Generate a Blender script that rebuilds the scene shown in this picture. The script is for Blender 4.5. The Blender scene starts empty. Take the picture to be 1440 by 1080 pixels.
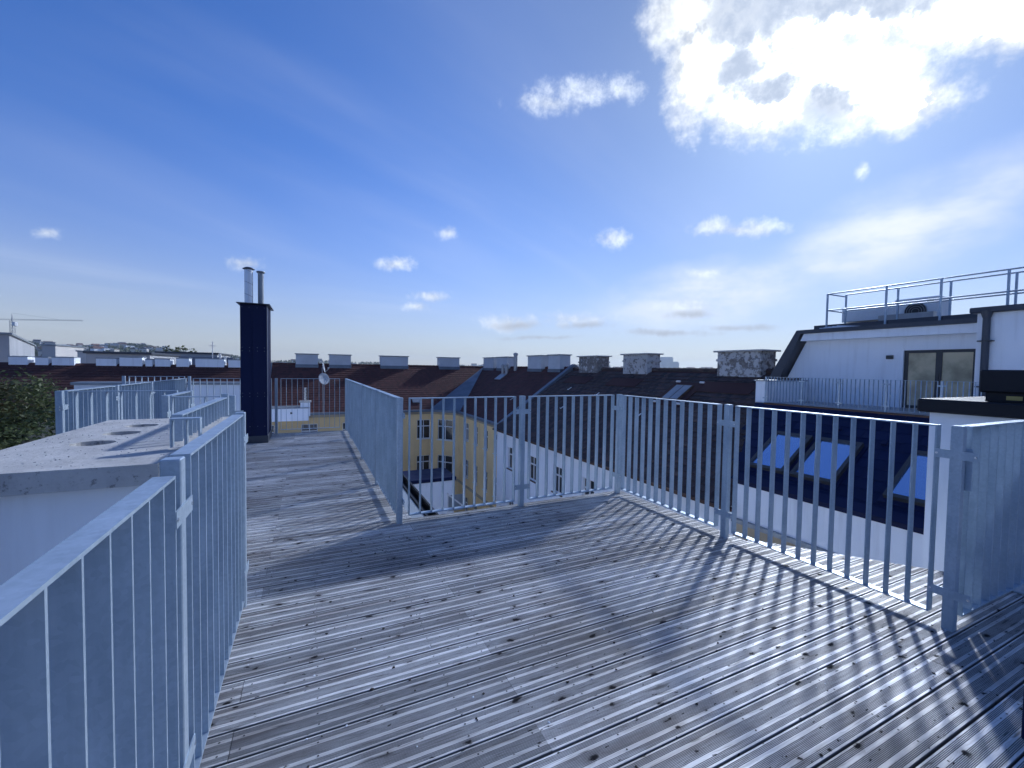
import bpy, bmesh, math, random
from mathutils import Vector, Matrix
random.seed(7)
R = math.radians
scene = bpy.context.scene
col = scene.collection
# ------------------------------------------------------------------ camera
EYE = Vector((0, 0, 1.41))
FPX, PITCH, ROLL, YAW = 600.3, 0.0364237, 0.0153464, 0.443286
def cam_basis():
    f = Vector((0, math.cos(PITCH), -math.sin(PITCH))); u = Vector((0, math.sin(PITCH), math.cos(PITCH))); x = Vector((1, 0, 0))
    xr = math.cos(ROLL)*x + math.sin(ROLL)*u; ur = -math.sin(ROLL)*x + math.cos(ROLL)*u
    Z = Matrix.Rotation(-YAW, 3, 'Z')
    return Z@xr, Z@ur, Z@f
CR, CU, CF = cam_basis()
def look(px, py):                                   # direction in the world seen at a point of the photograph
    return (CR*((px-720)/FPX) + CU*(-(py-540)/FPX) + CF).normalized()
cd = bpy.data.cameras.new('camera'); cam = bpy.data.objects.new('camera', cd); col.objects.link(cam)
cd.sensor_width = 36; cd.lens = FPX/1440*36; cd.clip_start = 0.05; cd.clip_end = 30000
cam.matrix_world = Matrix((( CR.x, CU.x, -CF.x, EYE.x), (CR.y, CU.y, -CF.y, EYE.y), (CR.z, CU.z, -CF.z, EYE.z), (0, 0, 0, 1)))
scene.camera = cam
# ------------------------------------------------------------------ sky, sun, exposure
SUN = look(1170, 82)
SUN_EL = math.asin(SUN.z); SUN_AZ = math.atan2(SUN.x, SUN.y)
scene.view_settings.view_transform = 'Standard'; scene.view_settings.look = 'None'
scene.view_settings.gamma = 1; scene.view_settings.use_curve_mapping = False
scene.view_settings.exposure = 0.58
scene.view_settings.use_white_balance = True; scene.view_settings.white_balance_temperature = 5450; scene.view_settings.white_balance_tint = 10   # the photograph is balanced cool
ld = bpy.data.lights.new('sun', 'SUN'); ld.energy = 2.0; ld.angle = R(2.6); ld.color = (1, .96, .91)
lo = bpy.data.objects.new('sun', ld); col.objects.link(lo)
lo.rotation_euler = (-SUN).to_track_quat('-Z', 'Y').to_euler(); lo.location = (0, 0, 40)

class NT:                                           # small helper for writing node trees as expressions
    def __init__(s, tree): s.t = tree; s.n = tree.nodes; s.l = tree.links
    def node(s, typ, **kw):
        n = s.n.new(typ)
        for k, v in kw.items(): setattr(n, k, v)
        return n
    def put(s, sock, v):
        if isinstance(v, bpy.types.NodeSocket): s.l.new(v, sock)
        elif v is not None:
            if hasattr(sock.default_value, '__len__') and not hasattr(v, '__len__'): v = [v]*len(sock.default_value)
            if hasattr(sock.default_value, '__len__') and len(sock.default_value) == 4 and len(v) == 3: v = (*v, 1)
            sock.default_value = v
    def m(s, op, a, b=None, c=None, clamp=False):
        n = s.node('ShaderNodeMath', operation=op, use_clamp=clamp)
        for i, v in enumerate((a, b, c)):
            if v is not None: s.put(n.inputs[i], v)
        return n.outputs[0]
    def v(s, op, a, b=None, scale=None):
        n = s.node('ShaderNodeVectorMath', operation=op)
        s.put(n.inputs[0], a)
        if b is not None: s.put(n.inputs[1], b)
        if scale is not None: s.put(n.inputs['Scale'], scale)
        return n.outputs['Value'] if op in ('DOT_PRODUCT', 'LENGTH', 'DISTANCE') else n.outputs[0]
    def ramp(s, x, a, b, c=0., d=1., kind='SMOOTHSTEP'):
        n = s.node('ShaderNodeMapRange', interpolation_type=kind)
        for i, val in enumerate((x, a, b, c, d)): s.put(n.inputs[i], val)
        return n.outputs[0]
    def mix(s, f, a, b, blend='MIX'):
        n = s.node('ShaderNodeMix', data_type='RGBA', blend_type=blend)
        s.put(n.inputs[0], f); s.put(n.inputs[6], a); s.put(n.inputs[7], b); return n.outputs[2]
    def noise(s, vec, scale, detail=4, rough=.55, out=0, dist=0.):
        n = s.node('ShaderNodeTexNoise'); s.put(n.inputs['Vector'], vec)
        s.put(n.inputs['Scale'], scale); s.put(n.inputs['Detail'], detail); s.put(n.inputs['Roughness'], rough); s.put(n.inputs['Distortion'], dist)
        return n.outputs[out]
    def vor(s, vec, scale, out='Distance', feature='F1', rnd=1., dim='3D'):
        n = s.node('ShaderNodeTexVoronoi', feature=feature, voronoi_dimensions=dim); s.put(n.inputs['Vector'], vec); s.put(n.inputs['Scale'], scale)
        s.put(n.inputs['Randomness'], rnd); return n.outputs[out]
    def xyz(s, vec):
        n = s.node('ShaderNodeSeparateXYZ'); s.put(n.inputs[0], vec); return n.outputs
    def comb(s, x, y, z):
        n = s.node('ShaderNodeCombineXYZ')
        for i, q in enumerate((x, y, z)): s.put(n.inputs[i], q)
        return n.outputs[0]

def build_world():
    w = bpy.data.worlds.new('World'); scene.world = w; w.use_nodes = True
    w.cycles.sampling_method = 'MANUAL'; w.cycles.sample_map_resolution = 512
    t = NT(w.node_tree); t.n.clear()
    out = t.node('ShaderNodeOutputWorld'); bg = t.node('ShaderNodeBackground'); t.l.new(bg.outputs[0], out.inputs[0])
    bg.inputs[1].default_value = 0.15
    sky = t.node('ShaderNodeTexSky', sky_type='NISHITA', sun_disc=False, sun_elevation=SUN_EL, sun_rotation=SUN_AZ,
                 altitude=250, air_density=1.0, dust_density=0.25, ozone_density=3.0)
    d = t.node('ShaderNodeTexCoord').outputs['Generated']
    d = t.v('NORMALIZE', d)
    dz = t.xyz(d)[2]
    sd = t.m('MAXIMUM', t.v('DOT_PRODUCT', d, tuple(SUN)), 0)
    # thin high streaks, on a plane overhead
    zz = t.m('MAXIMUM', t.m('ADD', dz, .06), .02)
    q = t.v('SCALE', d, scale=t.m('DIVIDE', 1., zz))
    qs = t.xyz(q)
    ang = R(32); ca, sa = math.cos(ang), math.sin(ang)
    qu = t.m('ADD', t.m('MULTIPLY', qs[0], ca), t.m('MULTIPLY', qs[1], sa))
    qv = t.m('SUBTRACT', t.m('MULTIPLY', qs[1], ca), t.m('MULTIPLY', qs[0], sa))
    cv = t.comb(t.m('MULTIPLY', qu, .33), t.m('MULTIPLY', qv, 1.0), 3.7)
    c1 = t.noise(cv, .55, 5, .55, dist=.8)
    c2 = t.noise(t.v('SCALE', q, scale=.5), .55, 3, .5)
    cirr = t.m('MULTIPLY', t.ramp(c1, .42, .82), t.ramp(c2, .38, .66))
    cirr = t.m('MULTIPLY', cirr, t.ramp(dz, .0, .12))
    # placed clouds: each lobe is an ellipse on the dome, the union is torn up by noise
    warp = t.v('SUBTRACT', t.noise(d, 5.5, 6, .60, out=1), (.5, .5, .5))
    dw = t.v('ADD', d, t.v('SCALE', warp, scale=.085)); dm = t.v('ADD', d, t.v('SCALE', warp, scale=.030))
    def lobe(p, px, py, ex, ey):
        c = look(px, py); a = look(px+ex[0], py+ex[1])-c; b = look(px+ey[0], py+ey[1])-c
        x = a.normalized(); z = x.cross(b).normalized(); y = z.cross(x)
        mp = t.node('ShaderNodeMapping', vector_type='TEXTURE'); t.l.new(p, mp.inputs[0])
        mp.inputs[1].default_value = c; mp.inputs[2].default_value = Matrix((x, y, z)).transposed().to_euler(); mp.inputs[3].default_value = (a.length, b.length, 1)
        return t.v('LENGTH', mp.outputs[0])
    def union(ls):
        r = ls[0]
        for k in ls[1:]: r = t.m('MINIMUM', r, k)
        return t.m('SUBTRACT', 1., r)
    veil = union([lobe(dw, 1250, 330, (330, -130), (20, 52)), lobe(dw, 1000, 415, (210, -40), (6, 42))])
    fine = t.noise(d, 26., 6, .66)
    vn = t.noise(t.v('MULTIPLY', d, (1, 1, 2.6)), 6.5, 4, .6)
    veil = t.m('MULTIPLY', t.ramp(veil, -.45, .9), t.ramp(vn, .3, .7, .3, 1.))
    cirr = t.m('MAXIMUM', t.m('MULTIPLY', cirr, .32), t.m('MULTIPLY', veil, 1.0, clamp=True))
    big = union([lobe(dw, px, py, (rx, 0), (0, ry)) for px, py, rx, ry in (
        (985, 90, 48, 92), (965, 22, 55, 60), (1050, 45, 95, 75), (1085, 140, 90, 55), (1190, 115, 130, 72), (1265, 138, 75, 42), (1170, 25, 170, 60), (1315, 20, 130, 40), (1400, 8, 110, 40), (1450, 0, 80, 50))])
    small = union([lobe(dm, px, py, (rx, 0), (0, ry)) for px, py, rx, ry in (
        (775, 143, 52, 17), (815, 130, 62, 20), (872, 128, 34, 18), (1004, 320, 38, 13), (1038, 324, 40, 9), (1068, 320, 34, 13), (864, 335, 31, 11), (556, 371, 29, 9),
        (628, 327, 14, 9), (65, 325, 22, 9), (345, 369, 28, 10), (1211, 242, 10, 13), (603, 415, 24, 8), (585, 432, 16, 6),
        (718, 452, 52, 13), (808, 450, 54, 12), (968, 433, 54, 15), (985, 387, 24, 7))])
    fz = t.m('SUBTRACT', fine, .5); vz = t.m('SUBTRACT', vn, .5)
    up = t.ramp(dz, .0, .04)
    body = t.m('ADD', big, t.m('ADD', t.m('MULTIPLY', fz, 1.35), t.m('MULTIPLY', vz, .9)))
    dens_b = t.m('MULTIPLY', t.ramp(body, -.42, .46), up)
    dens_s = t.m('MULTIPLY', t.m('MULTIPLY', t.ramp(t.m('ADD', small, t.m('MULTIPLY', fz, 2.9)), -.30, 1.3), up), .95)
    grey = union([lobe(dw, px, py, (rx, 0), (0, ry)) for px, py, rx, ry in ((1062, 16, 80, 52), (1165, 4, 110, 40), (1245, 2, 80, 36), (1092, 126, 52, 24), (1166, 146, 50, 30), (1050, 84, 30, 24))])
    grey = t.m('MULTIPLY', t.ramp(t.m('ADD', grey, t.m('ADD', t.m('MULTIPLY', fz, 2.1), t.m('MULTIPLY', vz, 1.4))), -.50, .8), .95)
    glow = t.m('POWER', sd, 42.)
    aur = t.m('ADD', t.m('MULTIPLY', t.m('POWER', sd, 5.), 1.15), t.m('MULTIPLY', t.m('POWER', sd, 42.), 1.9))
    skyc = t.mix(1., sky.outputs[0], SKY_TINT, 'MULTIPLY')
    skyc = t.mix(1., skyc, t.v('SCALE', (1.0, .95, .55), scale=aur), 'ADD')
    skyc = t.v('SCALE', skyc, scale=t.m('SUBTRACT', 1., t.m('MULTIPLY', t.m('POWER', sd, 5.), .46)))
    hz = t.m('POWER', t.ramp(dz, .0, .60, 1., 0., 'LINEAR'), 3.3)
    skyc = t.mix(t.m('MULTIPLY', hz, .92), skyc, t.v('SCALE', HORIZON, scale=t.m('ADD', 1., t.m('MULTIPLY', t.m('POWER', sd, 3.), .25))))
    lum_c = t.m('ADD', 4.3, t.m('MULTIPLY', glow, 3.))
    tex = t.ramp(vn, .3, .7, .80, 1.08)
    skyc = t.mix(cirr, skyc, t.v('SCALE', (1.03, .98, .92), scale=t.m('ADD', 4.2, t.m('MULTIPLY', glow, 1.5))))
    small_c = t.v('SCALE', (1.02, 1., .97), scale=t.m('MULTIPLY', t.m('MULTIPLY', lum_c, tex), t.ramp(fine, .35, .65, .82, 1.05)))
    skyc = t.mix(dens_s, skyc, small_c)
    low = union([lobe(dm, px, py, (rx, 0), (0, ry)) for px, py, rx, ry in ((728, 457, 46, 8), (822, 458, 50, 7), (968, 443, 46, 8), (940, 468, 90, 6), (1040, 460, 70, 6), (760, 474, 70, 4))])
    skyc = t.mix(t.m('MULTIPLY', t.ramp(t.m('ADD', low, t.m('MULTIPLY', fz, 2.2)), -.1, 1.2), .8), skyc, (2.3, 2.2, 2.1))
    core = t.m('MULTIPLY', t.ramp(body, .25, .85), t.m('POWER', t.m('SUBTRACT', 1., grey), 5.))
    puff = t.m('MULTIPLY', tex, t.ramp(fine, .30, .70, .84, 1.06))
    big_c = t.mix(t.m('MULTIPLY', grey, t.ramp(fine, .32, .62, .6, 1.)), t.v('SCALE', (1.06, 1.0, .90), scale=t.m('ADD', t.m('MULTIPLY', puff, t.m('ADD', 4.1, t.m('MULTIPLY', glow, 2.2))), t.m('MULTIPLY', t.m('MULTIPLY', t.m('POWER', sd, 190.), 850.), core))), (2.6, 2.7, 2.9))
    skyc = t.mix(dens_b, skyc, big_c)
    t.l.new(skyc, bg.inputs[0])
SKY_TINT = (.30, .41, .615)
HORIZON = (3.1, 2.66, 1.9)
build_world()

# ------------------------------------------------------------------ mesh and object helpers
class MB:
    def __init__(s): s.v = []; s.f = []; s.a = []
    def add(s, vs, fs, val=None):
        o = len(s.v); s.v += [tuple(p) for p in vs]; s.f += [tuple(i+o for i in f) for f in fs]
        s.a += [random.random() if val is None else val]*len(fs); return s
    def box(s, x0, x1, y0, y1, z0, z1, val=None):
        return s.add([(x0,y0,z0),(x1,y0,z0),(x1,y1,z0),(x0,y1,z0),(x0,y0,z1),(x1,y0,z1),(x1,y1,z1),(x0,y1,z1)],
                     [(3,2,1,0),(4,5,6,7),(0,1,5,4),(1,2,6,5),(2,3,7,6),(3,0,4,7)], val)
    def cbox(s, x0, x1, y0, y1, z0, z1, c=.004):          # box with chamfered edges
        bm = bmesh.new(); bmesh.ops.create_cube(bm, size=1)
        for v in bm.verts: v.co = Vector((x0 if v.co.x < 0 else x1, y0 if v.co.y < 0 else y1, z0 if v.co.z < 0 else z1))
        bmesh.ops.bevel(bm, geom=list(bm.edges), offset=c, segments=1, affect='EDGES')
        bm.verts.ensure_lookup_table()
        s.add([tuple(v.co) for v in bm.verts], [tuple(v.index for v in f.verts) for f in bm.faces]); bm.free(); return s
    def obox(s, o, e, f, n, a0, a1, b0, b1, c0, c1, val=None):   # box in the frame o + a e + b f + c n
        P = [o+e*a+f*b+n*c for c in (c0, c1) for a, b in ((a0,b0),(a1,b0),(a1,b1),(a0,b1))]
        return s.add(P, [(3,2,1,0),(4,5,6,7),(0,1,5,4),(1,2,6,5),(2,3,7,6),(3,0,4,7)], val)
    def prism(s, poly, z0, z1):
        n = len(poly); vs = [(x,y,z0) for x,y in poly]+[(x,y,z1) for x,y in poly]
        return s.add(vs, [tuple(range(n))[::-1], tuple(range(n,2*n))]+[(i,(i+1)%n,(i+1)%n+n,i+n) for i in range(n)])
    def extr(s, poly3, vec):                               # extrude a 3-D polygon along vec
        n = len(poly3); vec = Vector(vec); vs = [Vector(p) for p in poly3]; vs += [p+vec for p in vs]
        return s.add(vs, [tuple(range(n))[::-1], tuple(range(n,2*n))]+[(i,(i+1)%n,(i+1)%n+n,i+n) for i in range(n)])
    def tube(s, p0, p1, r0, r1=None, n=10, cap=True):
        p0, p1 = Vector(p0), Vector(p1); r1 = r0 if r1 is None else r1
        d = (p1-p0).normalized(); a = d.orthogonal().normalized(); b = d.cross(a)
        vs = [p0+(a*math.cos(t)+b*math.sin(t))*r0 for t in [2*math.pi*i/n for i in range(n)]]
        vs += [p1+(a*math.cos(t)+b*math.sin(t))*r1 for t in [2*math.pi*i/n for i in range(n)]]
        fs = [(i,(i+1)%n,(i+1)%n+n,i+n) for i in range(n)]
        if cap: fs += [tuple(range(n))[::-1], tuple(range(n,2*n))]
        return s.add(vs, fs)
    def lathe(s, c, prof, n=20):
        c = Vector(c); m = len(prof)
        vs = [c+Vector((r*math.cos(2*math.pi*i/n), r*math.sin(2*math.pi*i/n), z)) for i in range(n) for r, z in prof]
        return s.add(vs, [(i*m+j, ((i+1)%n)*m+j, ((i+1)%n)*m+j+1, i*m+j+1) for i in range(n) for j in range(m-1)])
    def mesh(s, name, smooth=False):
        me = bpy.data.meshes.new(name); me.from_pydata(s.v, [], s.f)
        at = me.attributes.new('tint', 'FLOAT', 'FACE'); at.data.foreach_set('value', s.a)
        if smooth: me.polygons.foreach_set('use_smooth', [True]*len(me.polygons))
        me.update(); return me
def obj(name, mb, mat, parent=None, smooth=False, kind=None, label=None):
    me = mb.mesh(name, smooth) if isinstance(mb, MB) else mb
    if mat is not None and not me.materials: me.materials.append(mat)
    o = bpy.data.objects.new(name, me); col.objects.link(o)
    if parent: o.parent = parent
    if kind: o['kind'] = kind
    if label: o['label'] = label
    return o
def thing(name, label, cat, group=None, loc=(0,0,0)):
    o = bpy.data.objects.new(name, None); col.objects.link(o); o.location = loc
    o['label'] = label; o['category'] = cat
    if group: o['group'] = group
    return o
def tag(o, label, cat, group=None):
    o['label'] = label; o['category'] = cat
    if group: o['group'] = group
    return o
def copy_to(src, parent, loc=None, rot=None, scale=None):
    c = src.copy(); col.objects.link(c); c.parent = parent
    if loc is not None: c.location = loc
    if rot is not None: c.rotation_euler = rot
    if scale is not None: c.scale = scale
    return c
def inst(name, me, parent, loc=(0,0,0), rot=(0,0,0), scale=(1,1,1), mat=None):
    o = bpy.data.objects.new(name, me); col.objects.link(o); o.parent = parent
    o.location = loc; o.rotation_euler = rot; o.scale = scale; return o

# ------------------------------------------------------------------ materials
M = {}
def new_mat(name):
    m = bpy.data.materials.new(name); m.use_nodes = True; t = NT(m.node_tree); b = m.node_tree.nodes['Principled BSDF']; M[name] = m
    return t, b
def pos(t): return t.node('ShaderNodeNewGeometry').outputs['Position']
def attr(t, n='tint'):
    a = t.node('ShaderNodeAttribute'); a.attribute_name = n; return a.outputs['Fac']
def bump(t, b, h, strength=.3, dist=.01):
    n = t.node('ShaderNodeBump'); t.put(n.inputs['Strength'], strength); t.put(n.inputs['Distance'], dist); t.put(n.inputs['Height'], h)
    t.l.new(n.outputs[0], b.inputs['Normal'])
def simple(name, c1, c2=None, scale=3., rough=.6, metal=0., bump_s=.0, stretch=(1,1,1), detail=5, lo=.3, hi=.7, spec=.5, bscale=None, bdist=.01):
    t, b = new_mat(name); c2 = c2 or tuple(x*.8 for x in c1)
    p = t.v('MULTIPLY', pos(t), stretch)
    n = t.noise(p, scale, detail, .6)
    t.put(b.inputs['Base Color'], t.mix(t.ramp(n, lo, hi), c1, c2)); t.put(b.inputs['Roughness'], t.ramp(n, .3, .7, rough-.06, rough+.06)); b.inputs['Metallic'].default_value = metal
    b.inputs['Specular IOR Level'].default_value = spec
    if bump_s: bump(t, b, t.noise(p, bscale or scale*6, 4, .6), bump_s, bdist)
    return t, b
def mats():
    # weathered grooved decking
    t, b = new_mat('weathered_decking')
    p = pos(t); rnd = t.node('ShaderNodeObjectInfo').outputs['Random']
    off = t.comb(t.m('MULTIPLY', rnd, 37.), t.m('MULTIPLY', rnd, 91.), 0.)
    q = t.v('ADD', p, off)
    wob = t.noise(t.v('MULTIPLY', q, (2.2, 5, 1)), 1.5, 3)
    qq = t.v('ADD', q, t.comb(0., t.m('MULTIPLY', t.m('SUBTRACT', wob, .5), .05), 0.))
    grain = t.noise(t.v('MULTIPLY', qq, (1.1, 46, 20)), 2.2, 6, .65)
    fine = t.noise(t.v('MULTIPLY', qq, (4., 160, 60)), 1.6, 4, .6)
    blot = t.noise(t.v('MULTIPLY', p, (1., 1.6, 1.)), 1.15, 5, .62)
    base = t.mix(t.ramp(grain, .3, .72), (.68, .68, .68), (.44, .44, .44))
    base = t.mix(t.ramp(fine, .5, .78), base, (.13, .115, .105))
    base = t.mix(t.m('MULTIPLY', t.ramp(t.noise(t.v('MULTIPLY', q, (.7, 7., 1.)), 1.4, 4), .48, .7), .6), base, (.24, .21, .19))
    tone = t.ramp(rnd, 0., 1., .66, 1.26, 'LINEAR')
    base = t.mix(1., base, t.v('SCALE', (1, 1, 1), scale=tone), 'MULTIPLY')
    base = t.mix(t.m('MULTIPLY', t.ramp(blot, .42, .70), .55), base, (.15, .13, .12))
    pale = t.ramp(t.noise(t.v('MULTIPLY', q, (2.5, 26., 1.)), 2., 4), .62, .74)
    base = t.mix(t.m('MULTIPLY', pale, .5), base, (.46, .44, .42))
    kv = t.v('MULTIPLY', qq, (1., 1.75, 1.))
    kw = t.v('SCALE', t.v('SUBTRACT', t.noise(t.v('MULTIPLY', qq, (1., 1.6, 1.)), 24., 3, .6, out=1), (.5, .5, .5)), scale=.055)
    def spots(vec, sc, thr, r0, r1, soft):
        vec = t.v('ADD', vec, kw)
        dd_ = t.vor(vec, sc, dim='2D'); cc_ = t.xyz(t.vor(vec, sc, 'Color', dim='2D'))[0]
        z_ = t.ramp(cc_, thr, 1., r0, r1, 'LINEAR')
        return t.m('MULTIPLY', t.ramp(dd_, t.m('MULTIPLY', z_, soft), z_, 1., 0.), t.m('GREATER_THAN', cc_, thr))
    halo = spots(kv, 4.6, .42, .18, .42, .1)
    base = t.mix(t.m('MULTIPLY', halo, .45), base, (.13, .115, .105))
    knot = spots(kv, 4.6, .42, .03, .135, .45)
    fleck = spots(t.v('MULTIPLY', qq, (1., 2.6, 1.)), 11., .74, .05, .15, .4)
    crack = spots(t.v('MULTIPLY', qq, (1., 9., 1.)), 2.1, .72, .05, .22, .2)
    base = t.mix(t.m('MULTIPLY', t.m('MAXIMUM', knot, t.m('MAXIMUM', fleck, t.m('MULTIPLY', crack, .8))), .9), base, (.016, .014, .014))
    # droppings and pale scuffs
    dd = t.vor(t.v('MULTIPLY', p, (1., 1.4, .1)), 2.7, dim='2D'); dc = t.xyz(t.vor(t.v('MULTIPLY', p, (1., 1.4, .1)), 2.7, 'Color', dim='2D'))[1]
    drop = t.m('MULTIPLY', t.ramp(t.m('ADD', dd, t.m('MULTIPLY', t.noise(p, 60, 3), .04)), .035, .05, 1., 0.), t.m('GREATER_THAN', dc, .84))
    base = t.mix(t.m('MULTIPLY', drop, .8), base, (.62, .6, .57))
    lz = t.xyz(t.node('ShaderNodeTexCoord').outputs['Object'])[2]
    base = t.mix(t.m('MULTIPLY', t.ramp(lz, -.0003, -.0014), .78), base, (.05, .05, .051))   # darker below the plank face, down in the grooves
    t.put(b.inputs['Base Color'], base)
    t.put(b.inputs['Roughness'], t.ramp(t.m('ADD', t.m('MULTIPLY', blot, .6), t.m('MULTIPLY', grain, .4)), .35, .65, .42, .58))
    t.put(b.inputs['Specular IOR Level'], t.m('MULTIPLY', t.m('SUBTRACT', 1., t.m('MAXIMUM', knot, fleck)), .45))
    bump(t, b, t.m('ADD', t.m('MULTIPLY', grain, .7), t.m('MULTIPLY', fine, .5)), .35, .003)
    # galvanised steel
    t, b = new_mat('galvanised_steel')
    p = pos(t)
    sp = t.xyz(t.vor(p, 90., 'Color'))[0]; big = t.noise(p, 4., 4, .6); st = t.noise(t.v('MULTIPLY', p, (30, 30, 2.)), 1., 4)
    k = t.m('ADD', t.m('MULTIPLY', sp, .10), t.m('ADD', t.m('MULTIPLY', big, .55), t.m('MULTIPLY', st, .35)))
    t.put(b.inputs['Base Color'], t.mix(t.ramp(k, .3, .75), (.31, .38, .46), (.46, .54, .63)))
    t.put(b.inputs['Roughness'], t.ramp(k, .3, .8, .50, .34)); b.inputs['Metallic'].default_value = .42
    bump(t, b, big, .05, .01)
    simple('bright_bolt', (.75, .77, .8), rough=.3, metal=.9)
    simple('screw_head', (.03, .03, .032), rough=.5, metal=.5)
    # shaft, plaster, concrete
    t, b = new_mat('white_plaster')
    p = pos(t); n = t.noise(p, .7, 5, .6); s = t.noise(t.v('MULTIPLY', p, (5, 5, .35)), 1.2, 5, .6)
    c = t.mix(t.ramp(n, .35, .75), (.86, .885, .92), (.80, .83, .87))
    t.put(b.inputs['Base Color'], t.mix(t.m('MULTIPLY', t.ramp(s, .48, .78), .42), c, (.60, .61, .63)))
    b.inputs['Roughness'].default_value = .85; bump(t, b, t.noise(p, 220., 3), .15, .002)
    t, b = new_mat('yellow_plaster')
    p = pos(t); n = t.noise(p, .35, 5, .6); s = t.noise(t.v('MULTIPLY', p, (3, 3, .2)), .8, 5, .6)
    c = t.mix(t.ramp(n, .3, .7), (.84, .64, .33), (.72, .54, .27))
    t.put(b.inputs['Base Color'], t.mix(t.m('MULTIPLY', t.ramp(s, .5, .8), .4), c, (.52, .38, .19)))
    b.inputs['Roughness'].default_value = .9; bump(t, b, t.noise(p, 30., 4), .2, .01)
    simple('beige_plaster', (.44, .37, .26), (.36, .30, .21), .5, .9)
    simple('grey_plaster', (.40, .41, .43), (.33, .34, .36), .3, .9)
    simple('cream_plaster', (.62, .58, .50), (.52, .49, .43), .2, .9)
    t, b = new_mat('concrete')
    p = pos(t); n = t.noise(p, 5., 7, .68); sp = t.noise(p, 34., 5, .72)
    c = t.mix(t.ramp(n, .3, .7), (.52, .51, .49), (.40, .39, .375))
    c = t.mix(t.m('MULTIPLY', t.ramp(sp, .57, .66), .7), c, (.14, .135, .13))
    c = t.mix(t.m('MULTIPLY', t.ramp(t.noise(p, 16., 5, .7), .58, .7), .55), c, (.20, .19, .18))
    t.put(b.inputs['Base Color'], c); b.inputs['Roughness'].default_value = .9
    bump(t, b, t.m('ADD', n, t.m('MULTIPLY', sp, .6)), .6, .012)
    t, b = new_mat('peeling_plaster')
    p = pos(t); n = t.noise(t.v('ADD', p, t.comb(t.m('MULTIPLY', attr(t), 40.), 0., 0.)), 3.6, 7, .72); n2 = t.noise(t.v('ADD', p, (9, 4, 2)), 8., 6, .7)
    br = t.mix(t.ramp(n2, .35, .65), (.27, .25, .235), (.16, .145, .135))
    t.put(b.inputs['Base Color'], t.mix(t.ramp(t.m('ADD', n, t.m('MULTIPLY', attr(t), .20)), .52, .60), br, (.52, .51, .50)))
    b.inputs['Roughness'].default_value = .95; bump(t, b, t.ramp(n, .46, .52), .6, .03)
    simple('chimney_plaster', (.56, .58, .61), (.47, .49, .52), .8, .85)
    # sheet metal
    simple('navy_sheet', (.006, .010, .045), (.008, .013, .055), 1.5, .55, 0., stretch=(1,1,.3), spec=.18)
    simple('black_sheet', (.010, .011, .016), (.016, .017, .022), 2., .55, 0., spec=.25)
    simple('anthracite_sheet', (.045, .052, .070), (.06, .068, .088), 1.2, .45, .3)
    simple('blue_grey_sheet', (.165, .195, .24), (.13, .155, .19), .8, .5, .4)
    simple('zinc_sheet', (.30, .33, .36), (.24, .265, .29), 2., .45, .5)
    simple('stainless', (.68, .70, .73), (.58, .60, .63), 6., .25, .95, stretch=(1,1,6))
    t, b = new_mat('spiral_pipe')
    p = pos(t); z = t.xyz(p)[2]; x = t.xyz(p)[0]
    band = t.m('FRACT', t.m('ADD', t.m('MULTIPLY', z, 4.5), t.m('MULTIPLY', x, 2.)))
    t.put(b.inputs['Base Color'], t.mix(t.ramp(band, .03, .05), (.25, .27, .31), (.62, .65, .70)))
    b.inputs['Metallic'].default_value = .7; b.inputs['Roughness'].default_value = .4
    simple('grey_metal', (.36, .37, .385), (.30, .31, .325), 3., .45, .4)
    simple('light_grey_casing', (.74, .76, .78), (.66, .68, .70), 1., .5)
    simple('dark_grille', (.02, .021, .024), (.035, .036, .04), 30., .6)
    simple('white_frame', (.74, .74, .74), (.66, .66, .665), 2., .55)
    simple('dark_frame', (.03, .032, .036), (.04, .042, .046), 2., .45)
    simple('brown_timber', (.10, .055, .035), (.07, .04, .028), 3., .8, stretch=(1,.2,4))
    simple('yellow_sticker', (.42, .34, .10), rough=.6)
    simple('dish_paint', (.42, .45, .50), (.36, .39, .43), 5., .8, spec=.2)
    t, b = new_mat('window_glass'); b.inputs['Base Color'].default_value = (.012, .015, .02, 1); b.inputs['Roughness'].default_value = .04; b.inputs['Specular IOR Level'].default_value = .8
    n = t.noise(pos(t), .9, 2); bump(t, b, n, .06, .05)
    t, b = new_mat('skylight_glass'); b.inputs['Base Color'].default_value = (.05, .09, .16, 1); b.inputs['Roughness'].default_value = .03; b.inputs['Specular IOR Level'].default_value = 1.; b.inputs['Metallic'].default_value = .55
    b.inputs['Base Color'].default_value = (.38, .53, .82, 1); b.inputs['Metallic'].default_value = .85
    t, b = new_mat('door_glass'); b.inputs['Base Color'].default_value = (.10, .10, .075, 1); b.inputs['Roughness'].default_value = .03; b.inputs['Specular IOR Level'].default_value = .9
    p = pos(t); t.put(b.inputs['Base Color'], t.mix(t.ramp(t.noise(p, 1.6, 4), .35, .65), (.60, .52, .34), (.34, .30, .20)))
    # tiles
    def tile(name, a, c, moss, mossc, rough=.85, spec=.25):
        t, b = new_mat(name); p = pos(t); v = attr(t)
        k = t.mix(t.ramp(v, 0., 1., kind='LINEAR'), a, c)
        n = t.noise(p, .45, 5, .6)
        k = t.mix(t.m('MULTIPLY', t.ramp(n, .35, .7), .55), k, tuple(x*.55 for x in a))
        k = t.mix(t.m('MULTIPLY', t.ramp(t.noise(p, 7., 5, .7), .56, .68), moss), k, mossc)
        t.put(b.inputs['Base Color'], k); b.inputs['Roughness'].default_value = rough; b.inputs['Specular IOR Level'].default_value = spec
        bump(t, b, t.noise(p, 40., 4), .4, .01)
    tile('red_tile', (.11, .045, .041), (.07, .034, .033), .25, (.10, .07, .06))
    tile('brown_tile', (.085, .038, .034), (.058, .028, .028), .2, (.06, .05, .045))
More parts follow.
